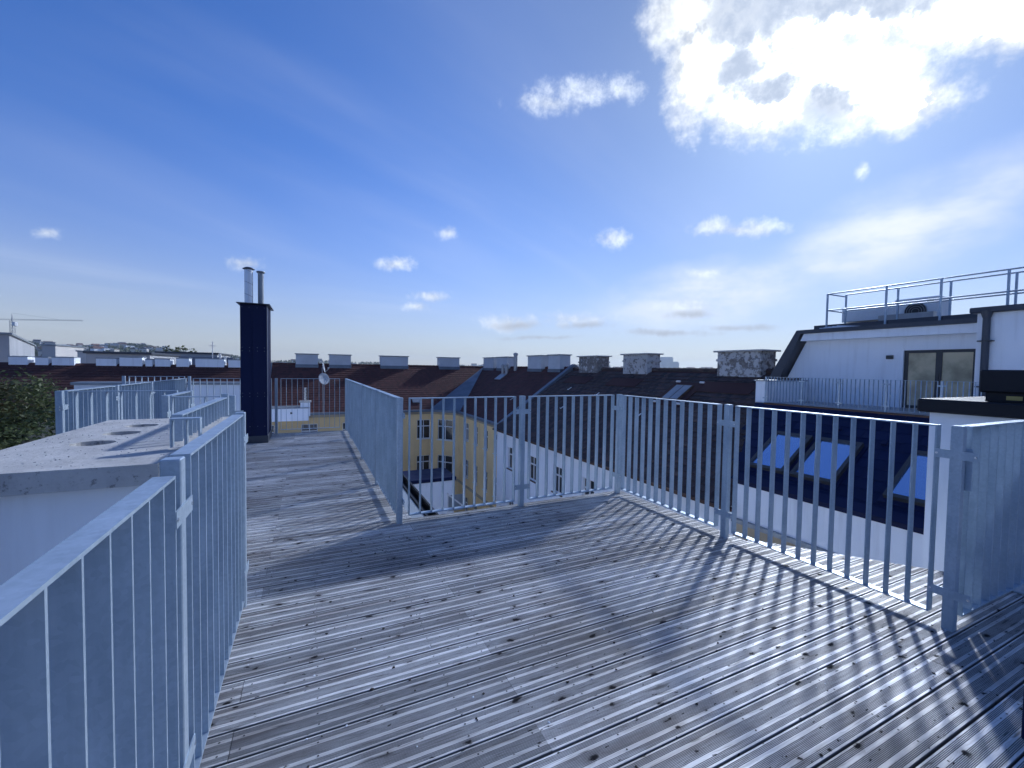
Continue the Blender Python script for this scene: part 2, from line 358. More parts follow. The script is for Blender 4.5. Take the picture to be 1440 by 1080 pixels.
    tile('dark_tile', (.105, .072, .066), (.045, .038, .042), .6, (.15, .14, .115))
    tile('navy_shingle', (.008, .014, .055), (.012, .020, .070), .1, (.012, .012, .02), .7, .12)
    simple('asphalt', (.055, .055, .056), (.04, .04, .042), .2, .9)
    simple('terrain', (.06, .075, .04), (.09, .09, .06), .004, .95)
    simple('far_wall', (.62, .60, .57), (.50, .48, .46), .02, .9)
    simple('far_roof', (.14, .07, .055), (.09, .06, .055), .02, .9)
    simple('tower_glass', (.30, .34, .38), (.24, .28, .33), .01, .4)
    simple('bark', (.05, .04, .032), (.03, .025, .02), 8., .95)
    t, b = new_mat('foliage'); p = pos(t); v = attr(t)
    k = t.mix(t.ramp(v, 0., 1., kind='LINEAR'), (.03, .05, .016), (.12, .145, .048))
    k = t.mix(t.ramp(t.noise(p, .8, 3), .5, .75), k, (.085, .07, .022))
    t.put(b.inputs['Base Color'], k); b.inputs['Roughness'].default_value = .6
    b.inputs['Transmission Weight'].default_value = 0.
    tr = t.node('ShaderNodeBsdfTranslucent'); t.put(tr.inputs[0], k); mx = t.node('ShaderNodeMixShader'); mx.inputs[0].default_value = .3
    o = [n for n in t.n if n.type == 'OUTPUT_MATERIAL'][0]
    t.l.new(b.outputs[0], mx.inputs[1]); t.l.new(tr.outputs[0], mx.inputs[2]); t.l.new(mx.outputs[0], o.inputs[0])
mats()

# ================================================================== large structure: ground, hills
GZ = -17.0
g = MB(); N = 48
ring = lambda r, z: [(r*math.cos(2*math.pi*i/N), r*math.sin(2*math.pi*i/N), z) for i in range(N)]
vs = [(0, 0, GZ)]; fs = []
for r in (60, 400, 2000, 4800): vs += ring(r, GZ)
fs += [(0, 1+i, 1+(i+1) % N) for i in range(N)]
for k in range(3): fs += [(1+k*N+i, 1+(k+1)*N+i, 1+(k+1)*N+(i+1) % N, 1+k*N+(i+1) % N) for i in range(N)]
g.add(vs, fs); obj('ground', g, M['asphalt'], kind='structure')
def az_of(px): d = look(px, 512); return math.atan2(d.x, d.y)
def px_of(az):                                       # inverse along the horizon
    d = Vector((math.sin(az), math.cos(az), 0)); return 720+FPX*d.dot(CR)/d.dot(CF)
def hill_h(az, r):                                   # height of the land, m above the ground sheet
    px = px_of(az) if math.cos(az-YAW) > .2 else -600
    k = 1/(1+math.exp((px-250)/130.)); top = 64*k+ 16
    top *= 1+.14*math.sin(az*19)+.10*math.sin(az*43+1)
    u = min(1, max(0, (r-350)/1500)); return -1 + top*u*u*(3-2*u)
h = MB(); rs = [300, 500, 700, 900, 1150, 1450, 1850, 2400, 3200]; A0, A1, NA = -1.5, 1.4, 110
vs = [(r*math.sin(a), r*math.cos(a), GZ+hill_h(a, r)+ (2.5*math.sin(a*90+r*.01) if r > 600 else 0)) for r in rs for a in [A0+(A1-A0)*i/NA for i in range(NA+1)]]
fs = [(j*(NA+1)+i+1, j*(NA+1)+i, (j+1)*(NA+1)+i, (j+1)*(NA+1)+i+1) for j in range(len(rs)-1) for i in range(NA)]
h.add(vs, fs); obj('hills', h, M['terrain'], kind='structure', smooth=True)

# ------------------------------------------------------------------ deck of grooved planks
PITCH_Y, GAP, PW, Y0 = .147, .0068, .1402, 1.0085
def plank_profile():
    w = PW/2; pts = [(-w, -.028), (-w, -.003), (-w+.002, 0)]; y = -w+.009
    pt = .00465; gd, gw = .0032, .0024
    for n, smooth_after in ((5, .0152), (10, .0152), (5, 0)):
        for i in range(n):
            pts += [(y+.0012, 0), (y+.0015, -gd), (y+.0015+gw, -gd), (y+.0018+gw, 0)]; y += pt
        y += smooth_after
    pts += [(w-.002, 0), (w, -.003), (w, -.028)]
    return pts
PROF = plank_profile()
def plank_mesh(f0, f1):                               # ends at x = f(y)
    mb = MB(); n = len(PROF)
    mb.add([(f0(y), y, z) for y, z in PROF]+[(f1(y), y, z) for y, z in PROF],
           [(i, i+n, i+n+1, i+1)[::-1] for i in range(n-1)]+[(n-1, 2*n-1, n, 0)[::-1], tuple(range(n))[::-1], tuple(range(n, 2*n))], .5)
    return mb.mesh('plank')
UNIT = plank_mesh(lambda y: 0., lambda y: 1.); UNIT.materials.append(M['weathered_decking'])
deck = bpy.data.objects.new('deck', None); col.objects.link(deck); deck['kind'] = 'structure'; deck['label'] = 'grey weathered grooved timber roof deck'
screws = MB()
def lay(x0, x1, y):
    o = inst('plank', UNIT, deck, (x0, y, random.uniform(-.0012, .0008)), (random.uniform(-.004, .004), 0, random.uniform(-.0006, .0006)), (x1-x0, 1, 1))
def diag_x(y): return 3.42+(2.26-y)*.80               # slanting free edge of the deck beyond the railing
k = -18
while True:
    yc = Y0+PITCH_Y*(k+.5)
    if yc > 10.02: break
    jog = random.Random(k)
    if yc < .98: xa, xb = -.47, 6.6
    elif yc < 2.40: xa, xb = -.47, None
    elif yc < 2.72: xa, xb = -.47, 3.30
    elif yc < 4.02: xa, xb = -.56, 3.30
    elif yc < 4.24: xa, xb = -.56, .86
    elif yc < 5.40: xa, xb = -1.2, .86
    else: xa, xb = -2.24, .86
    joints = [xa] + [j for j in ((.81, 4.6) if k % 2 == 0 else (-.265, 2.78)) if xb is None or (xa+.25 < j < xb-.25)]
    if yc > 5.4: joints = [xa] + ([-.265] if k % 2 else [-.9])
    for i, a in enumerate(joints):
        if xb is None and a > 3: continue
        last = i == len(joints)-1 or (xb is None and joints[i+1] > 3)
        b = (xb if last else joints[i+1])
        if b is None:
            me = plank_mesh(lambda y: 0., lambda y: diag_x(yc+y)-a); me.materials.append(M['weathered_decking'])
            o = inst('plank', me, deck, (a, yc, 0))
        else: lay(a+.0012, b-.0012, yc)
        bb = b if b is not None else diag_x(yc)-.05
        if .2 < yc < 6:
            xs = [x*.52+.03 for x in range(-5, 13) if a+.04 < x*.52+.03 < bb-.04] + [a+.035, bb-.035]
            for x in xs:
                if random.random() < .12: continue
                for s in (-.0308, .0308):
                    c = Vector((x+random.uniform(-.006, .006), yc+s+random.uniform(-.0025, .0025), .0009)); r = .0042
                    screws.add([c+Vector((r*math.cos(t*math.pi/3), r*math.sin(t*math.pi/3), 0)) for t in range(6)], [tuple(range(6))])
    k += 1
obj('screw_heads', screws, M['screw_head'], deck, kind='stuff')
jo = MB()                                             # joists under the planks
for x in [i*.52+.03 for i in range(-1, 9)]:
    y1 = 9.9 if x < .8 else 3.9
    if x > 3.3: y1 = .95
    if x < -.5: continue
    jo.box(x-.03, x+.03, -1.6, y1, -.10, -.031)
obj('joists', jo, M['bark'], deck, kind='stuff')

# ------------------------------------------------------------------ railings
BAR_T, BAR_D, RH, RB = .0075, .051, 1.13, .062        # flat bar thickness and depth, rail top, bottom rail height
def bar_mesh(h):
    mb = MB().box(-BAR_T/2, BAR_T/2, -BAR_D/2, BAR_D/2, 0, h); return mb.mesh('baluster')
BAR = {}
def get_bar(h):
    h = round(h, 3)
    if h not in BAR: BAR[h] = bar_mesh(h); BAR[h].materials.append(M['galvanised_steel'])
    return BAR[h]
PM = MB().cbox(-.025, .025, -.025, .025, -.03, RH+.004, .003)
POST = PM.mesh('post'); POST.materials.append(M['galvanised_steel'])
def bracket_mesh():
    mb = MB().box(-.088, .088, -.0045, .0, -.024, .024)
    me = mb.mesh('bracket'); me.materials.append(M['galvanised_steel']); return me
BRK = bracket_mesh()
BLT = MB().tube((0, .004, 0), (0, -.004, 0), .0065, n=6).mesh('bolt'); BLT.materials.append(M['bright_bolt'])
def railing(label, pts, z=0., height=RH, bottom=RB, first_post=True, last_post=True, spacing=.106, face=-1, brackets=True, drop=(), group='galvanised railings round the roof deck'):
    """posts at pts (a straight run), panels between"""
    a, b = Vector((*pts[0], 0)), Vector((*pts[-1], 0)); d = (b-a).normalized(); ang = math.atan2(d.y, d.x)
    root = thing('railing', label, 'railing', group, (a.x, a.y, z))
    s = [(Vector((*p, 0))-a).length for p in pts]
    U = Vector((math.cos(ang), math.sin(ang), 0)); F = Vector((-U.y, U.x, 0))*face
    for i, q in enumerate(s):
        if (i == 0 and not first_post) or (i == len(s)-1 and not last_post): continue
        sc = (1, 1, 1) if abs(height-RH) < .001 else (1, 1, (height+.03)/(RH+.03))
        po = inst('post', POST, root, U*q+Vector((0, 0, RH-height if height < RH else 0)), (0, 0, ang), sc)
        if brackets:
            for zz in (.975, .205):
                br = inst('bracket', BRK, po, (0, (.0235 if face > 0 else -.0235), zz), (0, 0, 0 if face < 0 else math.pi))
                for e in (-.078, .078): inst('bolt', BLT, po, (e, (.027 if face > 0 else -.027), zz), (0, 0, 0 if face < 0 else math.pi))
    for i in range(len(s)-1):
        x0 = s[i]+.082; x1 = s[i+1]-.082
        zt = RH-(drop[i] if i < len(drop) else 0); zb = RH-height+bottom if height < RH else bottom
        fr = MB().box(x0, x1, -BAR_D/2, BAR_D/2, zt-.008, zt)
        if bottom >= 0 and height >= RH-.001: fr.box(x0, x1, -BAR_D/2, BAR_D/2, zb, zb+.008)
        for e in (x0, x1-BAR_T): fr.box(e, e+BAR_T, -BAR_D/2, BAR_D/2, zb+.008, zt-.008)
        pn = obj('panel', fr, M['galvanised_steel'], root); pn.rotation_euler = (0, 0, ang)
        n = max(2, round((x1-x0)/spacing)); me = get_bar(zt-zb-.016)
        for j in range(1, n):
            inst('baluster', me, pn, (x0+(x1-x0)*j/n, 0, zb+.008))
    return root
railing('galvanised steel railing filling the lower left foreground beside the deck', [(-.36, -1.1), (-.36, .19), (-.36, 1.535), (-.36, 2.875)], face=-1, drop=(.03, .03))
railing('low short steel railing standing on the concrete slab beside the flue holes', [(-.72, 2.70), (-.43, 2.70)], height=.155, bottom=0., first_post=False, last_post=False, spacing=.10, brackets=False)
railing('low steel railing running away along the right edge of the concrete slab', [(-.655, 2.80), (-.655, 4.36)], height=.155, bottom=0., first_post=False, brackets=False)
railing('half-metre wide steel railing across the far end of the concrete slab', [(-1.13, 4.47), (-.62, 4.47)], face=-1, first_post=False)
railing('short steel railing just behind the concrete slab, leading away from its far left corner', [(-1.11, 4.55), (-1.11, 5.36)])
railing('steel railing facing the viewer behind the concrete slab, beside the tree', [(-2.10, 5.46), (-1.15, 5.46)], first_post=False, last_post=False, brackets=False)
railing('long steel railing running away from the tree towards the far deck end', [(-2.13, 5.46), (-2.13, 6.76), (-2.13, 8.02), (-2.13, 9.93)])
railing('steel railing across the far end of the deck, behind the tall navy chimney', [(-2.10, 10.02), (-.62, 10.02), (.68, 10.02)], first_post=False, last_post=False, brackets=False)
railing('long steel railing along the courtyard side of the deck passage, seen edge on', [(.73, 10.02), (.73, 8.80), (.73, 6.80), (.73, 5.25), (.73, 3.87)], face=1)
railing('steel railing of two panels in front of the yellow courtyard house', [(.73, 3.87), (1.957, 3.87), (3.19, 3.87)], first_post=False, last_post=False, face=-1)
railing('steel railing of two panels on the right, throwing striped shadows on the deck', [(3.20, 3.87), (3.20, 2.468), (3.21, 1.05)], last_post=True, face=-1)
rr = railing('steel railing leaving the picture at the right edge, seen almost edge on', [(3.21, 1.05), (4.44, 1.05), (5.7, 1.05), (6.5, 1.05)], first_post=False, spacing=.1135)
obj('fixing_plate', MB().cbox(.028, .036, -.052, .02, .78, 1.01, .002), M['galvanised_steel'], rr)
railing('small steel railing further off, just above the passage railing left of the navy chimney', [(-3.45, 11.35), (-2.35, 11.35)], brackets=False)
t_ = thing('foot_plate', 'bright galvanised foot plate on the deck at the right edge', 'plate', loc=(4.32, 1.0, 0))
obj('plate', MB().cbox(-.17, .25, -.07, .075, .002, .014, .003), M['galvanised_steel'], t_)
obj('bolt', MB().tube((.0, -.03, .014), (.0, -.03, .035), .014, n=6), M['bright_bolt'], t_)
obj('upright', MB().cbox(.06, .12, .0, .05, .014, .16, .003), M['galvanised_steel'], t_)
dp = MB().cbox(2.505, 2.605, .50, .60, -.03, 2.3, .006)
tag(obj('dark_post', dp, M['navy_sheet']), 'dark navy post at the lower right corner of the picture', 'post')

# ------------------------------------------------------------------ concrete topped shaft on the left
t_ = thing('chimney_stack', 'white rendered chimney stack with a bare concrete slab top pierced by round flue holes', 'chimney')
obj('body', MB().box(-1.30, -.63, 2.41, 4.20, -3., .878), M['white_plaster'], t_)
def slab_with_holes(x0, x1, y0, y1, z0, z1, holes, n=28):
    bm = bmesh.new()
    def ringv(z):
        outer = [bm.verts.new((x, y, z)) for x, y in ((x0, y0), (x1, y0), (x1, y1), (x0, y1))]
        eds = [bm.edges.new((outer[i], outer[(i+1) % 4])) for i in range(4)]
        rings = []
        for (cx, cy, r) in holes:
            rv = [bm.verts.new((cx+r*math.cos(2*math.pi*i/n)*(1+.03*math.sin(i*2.3)), cy+r*math.sin(2*math.pi*i/n)*(1+.03*math.cos(i*1.7)), z)) for i in range(n)]
            eds += [bm.edges.new((rv[i], rv[(i+1) % n])) for i in range(n)]; rings.append(rv)
        bmesh.ops.triangle_fill(bm, use_beauty=True, use_dissolve=False, edges=eds)
        return outer, rings
    o1, r1 = ringv(z1); o0, r0 = ringv(z0)
    for i in range(4): bm.faces.new((o0[i], o0[(i+1) % 4], o1[(i+1) % 4], o1[i]))
    for a, b in zip(r1, r0):
        for i in range(n): bm.faces.new((a[i], a[(i+1) % n], b[(i+1) % n], b[i]))
    bmesh.ops.recalc_face_normals(bm, faces=bm.faces); me = bpy.data.meshes.new('slab'); bm.to_mesh(me); bm.free(); return me
HOLES = [(-1.06, 3.05, .092), (-1.055, 3.43, .092), (-1.06, 3.80, .09)]
me = slab_with_holes(-1.375, -.60, 2.335, 4.24, .880, .97, HOLES); me.materials.append(M['concrete'])
sl = obj('slab', me, None, t_)
for hx, hy, hr in HOLES:
    obj('flue', MB().tube((hx, hy, .8795), (hx, hy, .885), hr+.006, n=20), M['dark_grille'], sl)

# ------------------------------------------------------------------ tall navy chimney with two flue pipes
t_ = thing('metal_chimney', 'tall navy sheet-metal chimney with two steel flue pipes at the deck end', 'chimney', loc=(-.9, 9.27, 0))
obj('shaft', MB().cbox(-.20, .21, -.42, .43, .1, 2.475, .006), M['navy_sheet'], t_)
obj('skirt', MB().cbox(-.212, .222, -.432, .442, -.03, .13, .004), M['anthracite_sheet'], t_)
obj('edge_trim', MB().box(.2105, .213, -.418, -.38, .14, 2.47), M['blue_grey_sheet'], t_)
sm = MB()
for z in (.86, 1.67): sm.box(-.203, .213, -.4235, .433, z, z+.012)
for y in (-.05, .2): sm.box(.2102, .2165, y, y+.012, .13, 2.47)
sm.box(-.03, -.018, -.4265, -.4202, .13, 2.47)
obj('cladding_seam', sm, M['navy_sheet'], t_)
rv = MB()
for z in (.30, .84, .90, 1.65, 1.71, 2.42):
    for x in (-.17, -.06, .06, .17): rv.tube((x, -.4265, z), (x, -.4195, z), .006, n=6)
obj('rivets', rv, M['blue_grey_sheet'], t_)
cp = MB().cbox(-.25, .26, -.48, .49, 2.478, 2.492, .003)
cp.add([(-.25,-.48,2.493),(.26,-.48,2.493),(.26,.49,2.493),(-.25,.49,2.493),(0,0,2.53)], [(0,1,4),(1,2,4),(2,3,4),(3,0,4)])
obj('cap', cp, M['anthracite_sheet'], t_)
p1 = obj('flue_pipe', MB().tube((-.10, -.1, 2.48), (-.10, -.1, 3.13), .068, n=28), M['spiral_pipe'], t_, smooth=False)
obj('cowl', MB().lathe((-.10, -.1, 3.15), [(.0, .035), (.05, .028), (.098, 0), (.097, -.006), (.0, .016)], 28), M['anthracite_sheet'], p1, smooth=True)
st = MB()
for a in range(4): st.box(-.10+.06*math.cos(a*1.57)-.004, -.10+.06*math.cos(a*1.57)+.004, -.1+.06*math.sin(a*1.57)-.004, -.1+.06*math.sin(a*1.57)+.004, 3.12, 3.165)
obj('cowl_struts', st, M['stainless'], p1)
p2 = obj('flue_pipe', MB().tube((.085, -.03, 2.48), (.085, -.03, 3.11), .048, n=24), M['zinc_sheet'], t_)
obj('cowl', MB().lathe((.085, -.03, 3.125), [(.0, .02), (.06, .015), (.075, 0), (.06, -.02), (.0, -.02)], 24), M['zinc_sheet'], p2, smooth=True)

# ------------------------------------------------------------------ white chimney with a black sheet cap, right
t_ = thing('chimney_stack', 'white rendered chimney with a black sheet-metal cap beyond the railing at right', 'chimney', loc=(4.6, 1.4, 0))
obj('body', MB().box(0, 1.1, -.26, .285, -4., 1.105), M['white_plaster'], t_)
obj('cap', MB().cbox(-.07, 1.17, -.33, .345, 1.107, 1.215, .012), M['black_sheet'], t_)
cw = obj('cowl', MB().cbox(.03, 1.0, -.36, .02, 1.285, 1.455, .01), M['black_sheet'], t_)
cb = MB().box(.06, .97, -.33, -.01, 1.217, 1.284); obj('cowl_base', cb, M['black_sheet'], t_)
obj('sticker', MB().box(.054, .0575, -.20, -.12, 1.232, 1.262), M['yellow_sticker'], t_)
# ------------------------------------------------------------------ the house under the deck
own = thing('house', 'house that carries the roof deck, its walls hidden below the planks', 'house')
w = MB().prism([(-1.0, -7), (3.2, -7), (3.2, 2.3), (3.2, 3.85), (.8, 3.85), (.8, 9.95), (-2.2, 9.95), (-2.2, 5.3), (-1.0, 5.3)], GZ, -.115)
w.box(3.21, 7., -7, .9, GZ, -.116)
obj('wall', w, M['white_plaster'], own)
obj('unseen_bounce_wing', MB().box(-8, .82, 9.97, 37.6, GZ, -4.4), M['white_plaster'], own)  # unseen wing, added so its sunlit wall bounces light onto the courtyard facades
obj('ledge', MB().extr([(.81, 3.9, -.40), (1.31, 3.9, -.47), (1.31, 3.9, -.53), (.81, 3.9, -.53)], (0, 7.5, 0)), M['zinc_sheet'], own)
gt = MB().extr([(1.32, 3.9, -.45), (1.345, 3.9, -.45), (1.345, 3.9, -.555), (1.445, 3.9, -.555), (1.445, 3.9, -.44), (1.47, 3.9, -.44), (1.47, 3.9, -.60), (1.32, 3.9, -.60)], (0, 7.5, 0))
obj('gutter', gt, M['black_sheet'], own)
t_ = thing('parapet_wall', 'white parapet wall with a pale coping behind the passage railing', 'wall', loc=(-3.0, 14, 0))
obj('wall', MB().box(-2.2, 1.6, 0, .4, -6, .84), M['white_plaster'], t_)
obj('coping', MB().cbox(-2.25, 1.65, -.06, .46, .842, .91, .01), M['zinc_sheet'], t_)
t_ = thing('shed_roof', 'low grey-green sheet-metal roof behind the long railing', 'roof', loc=(-7.2, 19, 0))
obj('slope', MB().extr([(-1.6, 0, -.45), (1.6, 0, .12), (1.6, 0, .18), (-1.6, 0, -.39)], (0, 2.4, 0)), M['blue_grey_sheet'], t_)
obj('wall', MB().box(-1.5, 1.5, .1, 2.2, GZ, -.5), M['cream_plaster'], t_)

# ================================================================== houses round the courtyard
UP = Vector((0, 0, 1))
def wall_holes(mb, o, e, n, L, z0, z1, holes, depth=.16):
    """wall sheet from o along e, outward normal n, with rectangular openings (a0,a1,z0,z1) and reveals"""
    xs = sorted({0, L, *[h[0] for h in holes], *[h[1] for h in holes]}); zs = sorted({z0, z1, *[h[2] for h in holes], *[h[3] for h in holes]})
    P = lambda a, z, d=0: o+e*a+UP*z-n*d
    for i in range(len(xs)-1):
        for j in range(len(zs)-1):
            xm, zm = (xs[i]+xs[i+1])/2, (zs[j]+zs[j+1])/2
            if any(h[0] < xm < h[1] and h[2] < zm < h[3] for h in holes): continue
            mb.add([P(xs[i], zs[j]), P(xs[i+1], zs[j]), P(xs[i+1], zs[j+1]), P(xs[i], zs[j+1])], [(0, 1, 2, 3)])
    for a0, a1, b0, b1 in holes:
        for p, q in (((a0, b0), (a1, b0)), ((a1, b0), (a1, b1)), ((a1, b1), (a0, b1)), ((a0, b1), (a0, b0))):
            mb.add([P(*p), P(*q), P(*q, depth), P(*p, depth)], [(3, 2, 1, 0)])
def window(parent, o, e, n, a0, a1, z0, z1, frame, cross=True, transom=.66, depth=.10, sill=None, blinds=False):
    f = MB(); t = .055; bx = lambda p0, p1, q0, q1, d0=depth-.03, d1=depth+.03: f.obox(o, e, UP, -n, p0, p1, q0, q1, d0, d1)
    bx(a0, a1, z0, z0+t); bx(a0, a1, z1-t, z1); bx(a0, a0+t, z0+t, z1-t); bx(a1-t, a1, z0+t, z1-t)
    zt = z0+(z1-z0)*transom; am = (a0+a1)/2
    panes = []
    if cross:
        bx(a0+t, a1-t, zt-.04, zt+.04, depth-.034, depth+.03)
        bx(am-.04, am+.04, z0+t, zt-.04); bx(am-.03, am+.03, zt+.04, z1-t)
        panes = [(a0+t, am-.04, z0+t, zt-.04), (am+.04, a1-t, z0+t, zt-.04), (a0+t, am-.03, zt+.04, z1-t), (am+.03, a1-t, zt+.04, z1-t)]
    else: panes = [(a0+t, a1-t, z0+t, z1-t)]
    w = obj('window', f, frame, parent)
    for p0, p1, q0, q1 in panes:
        obj('pane', MB().obox(o, e, UP, -n, p0-.004, p1+.004, q0-.004, q1+.004, depth+.006, depth+.012), M['window_glass'], w)
    if sill: obj('sill', MB().obox(o, e, UP, -n, a0-.06, a1+.06, z0-.06, z0-.005, -.07, depth-.03), sill, w)
    if blinds:
        bl = MB(); k = z0+t
        while k < zt-.06: bl.obox(o, e, UP, -n, a0+t+.002, a1-t-.002, k, k+.035, depth-.012, depth+.002); k += .06
        obj('blind', bl, M['white_frame'], w)
    return w
def tiles(o, e, s, L, S, exposure, tw, inside, thick=.028, lift=.035, jitter=.004, rnd=None):
    """list of tile corner sets on a roof plane: o eave corner, e along eave, s up the slope"""
    n = e.cross(s).normalized(); out = []; rnd = rnd or random.Random(3)
    rows = int(S/exposure); cols = int(L/tw)
    for r in range(rows):
        off = (r % 2)*tw*.5
        for c in range(-1, cols+1):
            a = c*tw+off; b = r*exposure; ctr = o+e*(a+tw/2)+s*(b+exposure/2)
            if a < -tw*.6 or a+tw > L+tw*.6 or not inside(ctr): continue
            j = rnd.uniform(-jitter, jitter); g = .006
            p = [(a+g, b-.02, lift+j), (a+tw-g, b-.02, lift+j), (a+tw-g, b+exposure+.03, .006), (a+g, b+exposure+.03, .006)]
            top = [o+e*x+s*y+n*z for x, y, z in p]; bot = [o+e*x+s*y+n*(z-thick) for x, y, z in p[:2]]
            out.append((ctr, top+bot))
    return out
TF = [(0, 1, 2, 3), (4, 5, 1, 0), (0, 3, 4), (5, 2, 1)]
def tile_stuff(name, lst, mat, parent):
    mb = MB()
    for c, vs in lst: mb.add(vs, TF)
    return obj(name, mb, mat, parent, kind='stuff')
def chimney(parent, x0, x1, y0, y1, z0, z1, body, capm, band=None, over=.10, pots=0, base=None):
    c = obj('chimney', MB().box(x0, x1, y0, y1, z0, z1, val=random.random()), body, parent)
    obj('cap', MB().cbox(x0-over, x1+over, y0-over, y1+over, z1+.002, z1+.075, .012), capm, c)
    if band: obj('band', MB().box(x0-.04, x1+.04, y0-.04, y1+.04, band, band+.09), body, c)
    if base: obj('flashing', MB().box(x0-.035, x1+.035, y0-.035, y1+.035, z0, base), M['blue_grey_sheet'], c)
    return c

# ---- yellow house: back wing along x, cut corner, right wing along y
EZ, RZ = -2.5, 1.5
yel = thing('house', 'yellow courtyard house with red tiled roof and white cross-barred windows', 'house', 'houses round the courtyard')
XA, YA = Vector((1, 0, 0)), Vector((0, 1, 0))
YB, XW = 38.3, 12.0
A, B, RG = Vector((10.1, YB, 0)), Vector((XW, 36.2, 0)), Vector((17.5, 44.2, RZ))
wm = MB()
HB = []
for i, xc in enumerate((9.36, 6.2, 3.1, 0., -3.1)):
    for zt in (-3.36, -6.62, -9.9, -13.2): HB.append((xc+4-.60, xc+4+.60, zt-1.72, zt))
o_b = Vector((-4, YB, 0)); wall_holes(wm, o_b, XA, -YA, 14.1, GZ, EZ, HB)
dd = (B-A); DL = dd.length; ed = dd/DL; nd = Vector((-1, -1, 0)).normalized()
nd = Vector((ed.y, -ed.x, 0)); 
if nd.dot(Vector((-1, -1, 0))) < 0: nd = -nd
HD = [(DL/2-.78, DL/2+.78, zt-1.85, zt) for zt in (-3.3, -6.55, -9.9, -13.2)]
wall_holes(wm, A, ed, nd, DL, GZ, EZ, HD)
HW = []; o_w = Vector((XW, 36.2, 0)); ew = -YA; nw = -XA
for yc in (34.0, 31.87, 29.76, 27.75):
    for zt in (-3.26, -6.38, -9.6, -12.8): HW.append((36.2-yc-.42, 36.2-yc+.42, zt-1.45, zt))
wall_holes(wm, o_w, ew, nw, 36.2-26.3, GZ, EZ, HW)
obj('wall', wm, M['yellow_plaster'], yel)
for h_ in HB: 
    if h_[2] > -12: window(yel, o_b, XA, -YA, *h_, M['white_frame'], sill=M['white_frame'])
for h_ in HD:
    if h_[2] > -12: window(yel, A, ed, nd, *h_, M['white_frame'], sill=M['white_frame'])
for i, h_ in enumerate(HW):
    if h_[2] > -12: window(yel, o_w, ew, nw, *h_, M['white_frame'], sill=M['white_frame'], blinds=(i == 12))
# string course between storeys, gutters
def strip(mb, pts, z0, z1, out):
    for (p, q, n) in pts:
        e = (q-p).normalized(); mb.obox(p, e, UP, n, -.0, (q-p).length, z0, z1, .002, out)
runs = [(Vector((-4, YB, 0)), A, -YA), (A, B, nd), (B, Vector((XW, 26.3, 0)), -XA)]
sc = MB(); strip(sc, runs, -8.75, -8.55, .06); obj('string_course', sc, M['beige_plaster'], yel)
sc = MB(); strip(sc, runs, EZ-.34, EZ-.12, .10); obj('cornice', sc, M['beige_plaster'], yel)
sc = MB(); strip(sc, runs, EZ-.12, EZ+.06, .32); obj('gutter', sc, M['blue_grey_sheet'], yel)
roof_y = bpy.data.objects.new('roof', None); col.objects.link(roof_y); roof_y.parent = yel
n_b = 5.9; s_b = Vector((0, RG.y-YB, RZ-EZ)); S_B = s_b.length; s_b.normalize()
def side(p, a, b): return (b.x-a.x)*(p.y-a.y)-(b.y-a.y)*(p.x-a.x)
lst = tiles(Vector((-3.2, YB, EZ)), XA, s_b, 21, S_B, .335, .235, lambda p: side(p, A, RG) > .12)
s_w = Vector((RG.x-XW, 0, RZ-EZ)); S_W = s_w.length; s_w.normalize()
lst += [(c, v) for c, v in tiles(Vector((XW, 44.3, EZ)), -YA, s_w, 18, S_W, .335, .235, lambda p: side(p, B, RG) < -.12 and p.y > 26.45)]
tile_stuff('roof_tiles', lst, M['red_tile'], roof_y)
rb = MB()
rb.add([(-3.2, YB, EZ-.02), (A.x, A.y, EZ-.02), (RG.x, RG.y, RZ-.02), (-3.2, RG.y, RZ-.02)], [(0, 1, 2, 3)])
rb.add([(B.x, B.y, EZ-.02), (XW, 26.3, EZ-.02), (RG.x, 26.3, RZ-.02), (RG.x, RG.y, RZ-.02)], [(0, 1, 2, 3)])
rb.add([(-3.2, RG.y, RZ-.02), (RG.x, RG.y, RZ-.02), (RG.x+6, RG.y+6, EZ), (-3.2, RG.y+6, EZ)], [(0, 1, 2, 3)])
rb.add([(RG.x, RG.y, RZ-.02), (RG.x, 26.3, RZ-.02), (RG.x+6, 26.3, EZ), (RG.x+6, RG.y+6, EZ)], [(0, 1, 2, 3)])
obj('roof_underlay', rb, M['brown_tile'], roof_y)
vf = MB(); nz = Vector((0, 0, .05))
vf.extr([Vector((A.x-.15, A.y+.1, EZ))+nz, Vector((B.x+.1, B.y-.15, EZ))+nz, Vector((RG.x, RG.y, RZ))+nz], (0, 0, .03))
obj('corner_flashing', vf, M['blue_grey_sheet'], roof_y)
rt = MB()
for i in range(62): rt.tube((-3.2+i*.335, RG.y, RZ+.0), (-3.2+i*.335+.345, RG.y, RZ+.012), .10, .115, 8)
for i in range(53): rt.tube((RG.x, RG.y-i*.335, RZ+.0), (RG.x, RG.y-i*.335-.345, RZ+.012), .10, .115, 8)
obj('ridge_tiles', rt, M['red_tile'], roof_y, kind='stuff')
pw = MB(); pw.extr([(XW-.35, 26.2, EZ-.1), (XW-.35, 26.2, EZ+.22), (RG.x, 26.2, RZ+.30), (RG.x+6, 26.2, EZ+.22), (RG.x+6, 26.2, EZ-.2)], (0, .42, 0))
obj('party_wall', pw, M['blue_grey_sheet'], yel)
for x0, x1 in ((-1.13, .72), (1.70, 3.6), (6.38, 9.05), (12.32, 14.5)):
    chimney(roof_y, x0, x1, 43.75, 44.65, .75, 2.42, M['chimney_plaster'], M['zinc_sheet'], base=1.50)
for y1, y0 in ((43.2, 40.5), (39.6, 37.1), (32.8, 30.4), (29.3, 27.5)):
    chimney(roof_y, 17.05, 17.95, y0, y1, .7, 2.47, M['chimney_plaster'], M['zinc_sheet'], base=1.42)
def on_w(y, a): return Vector((XW, y, EZ))+s_w*a
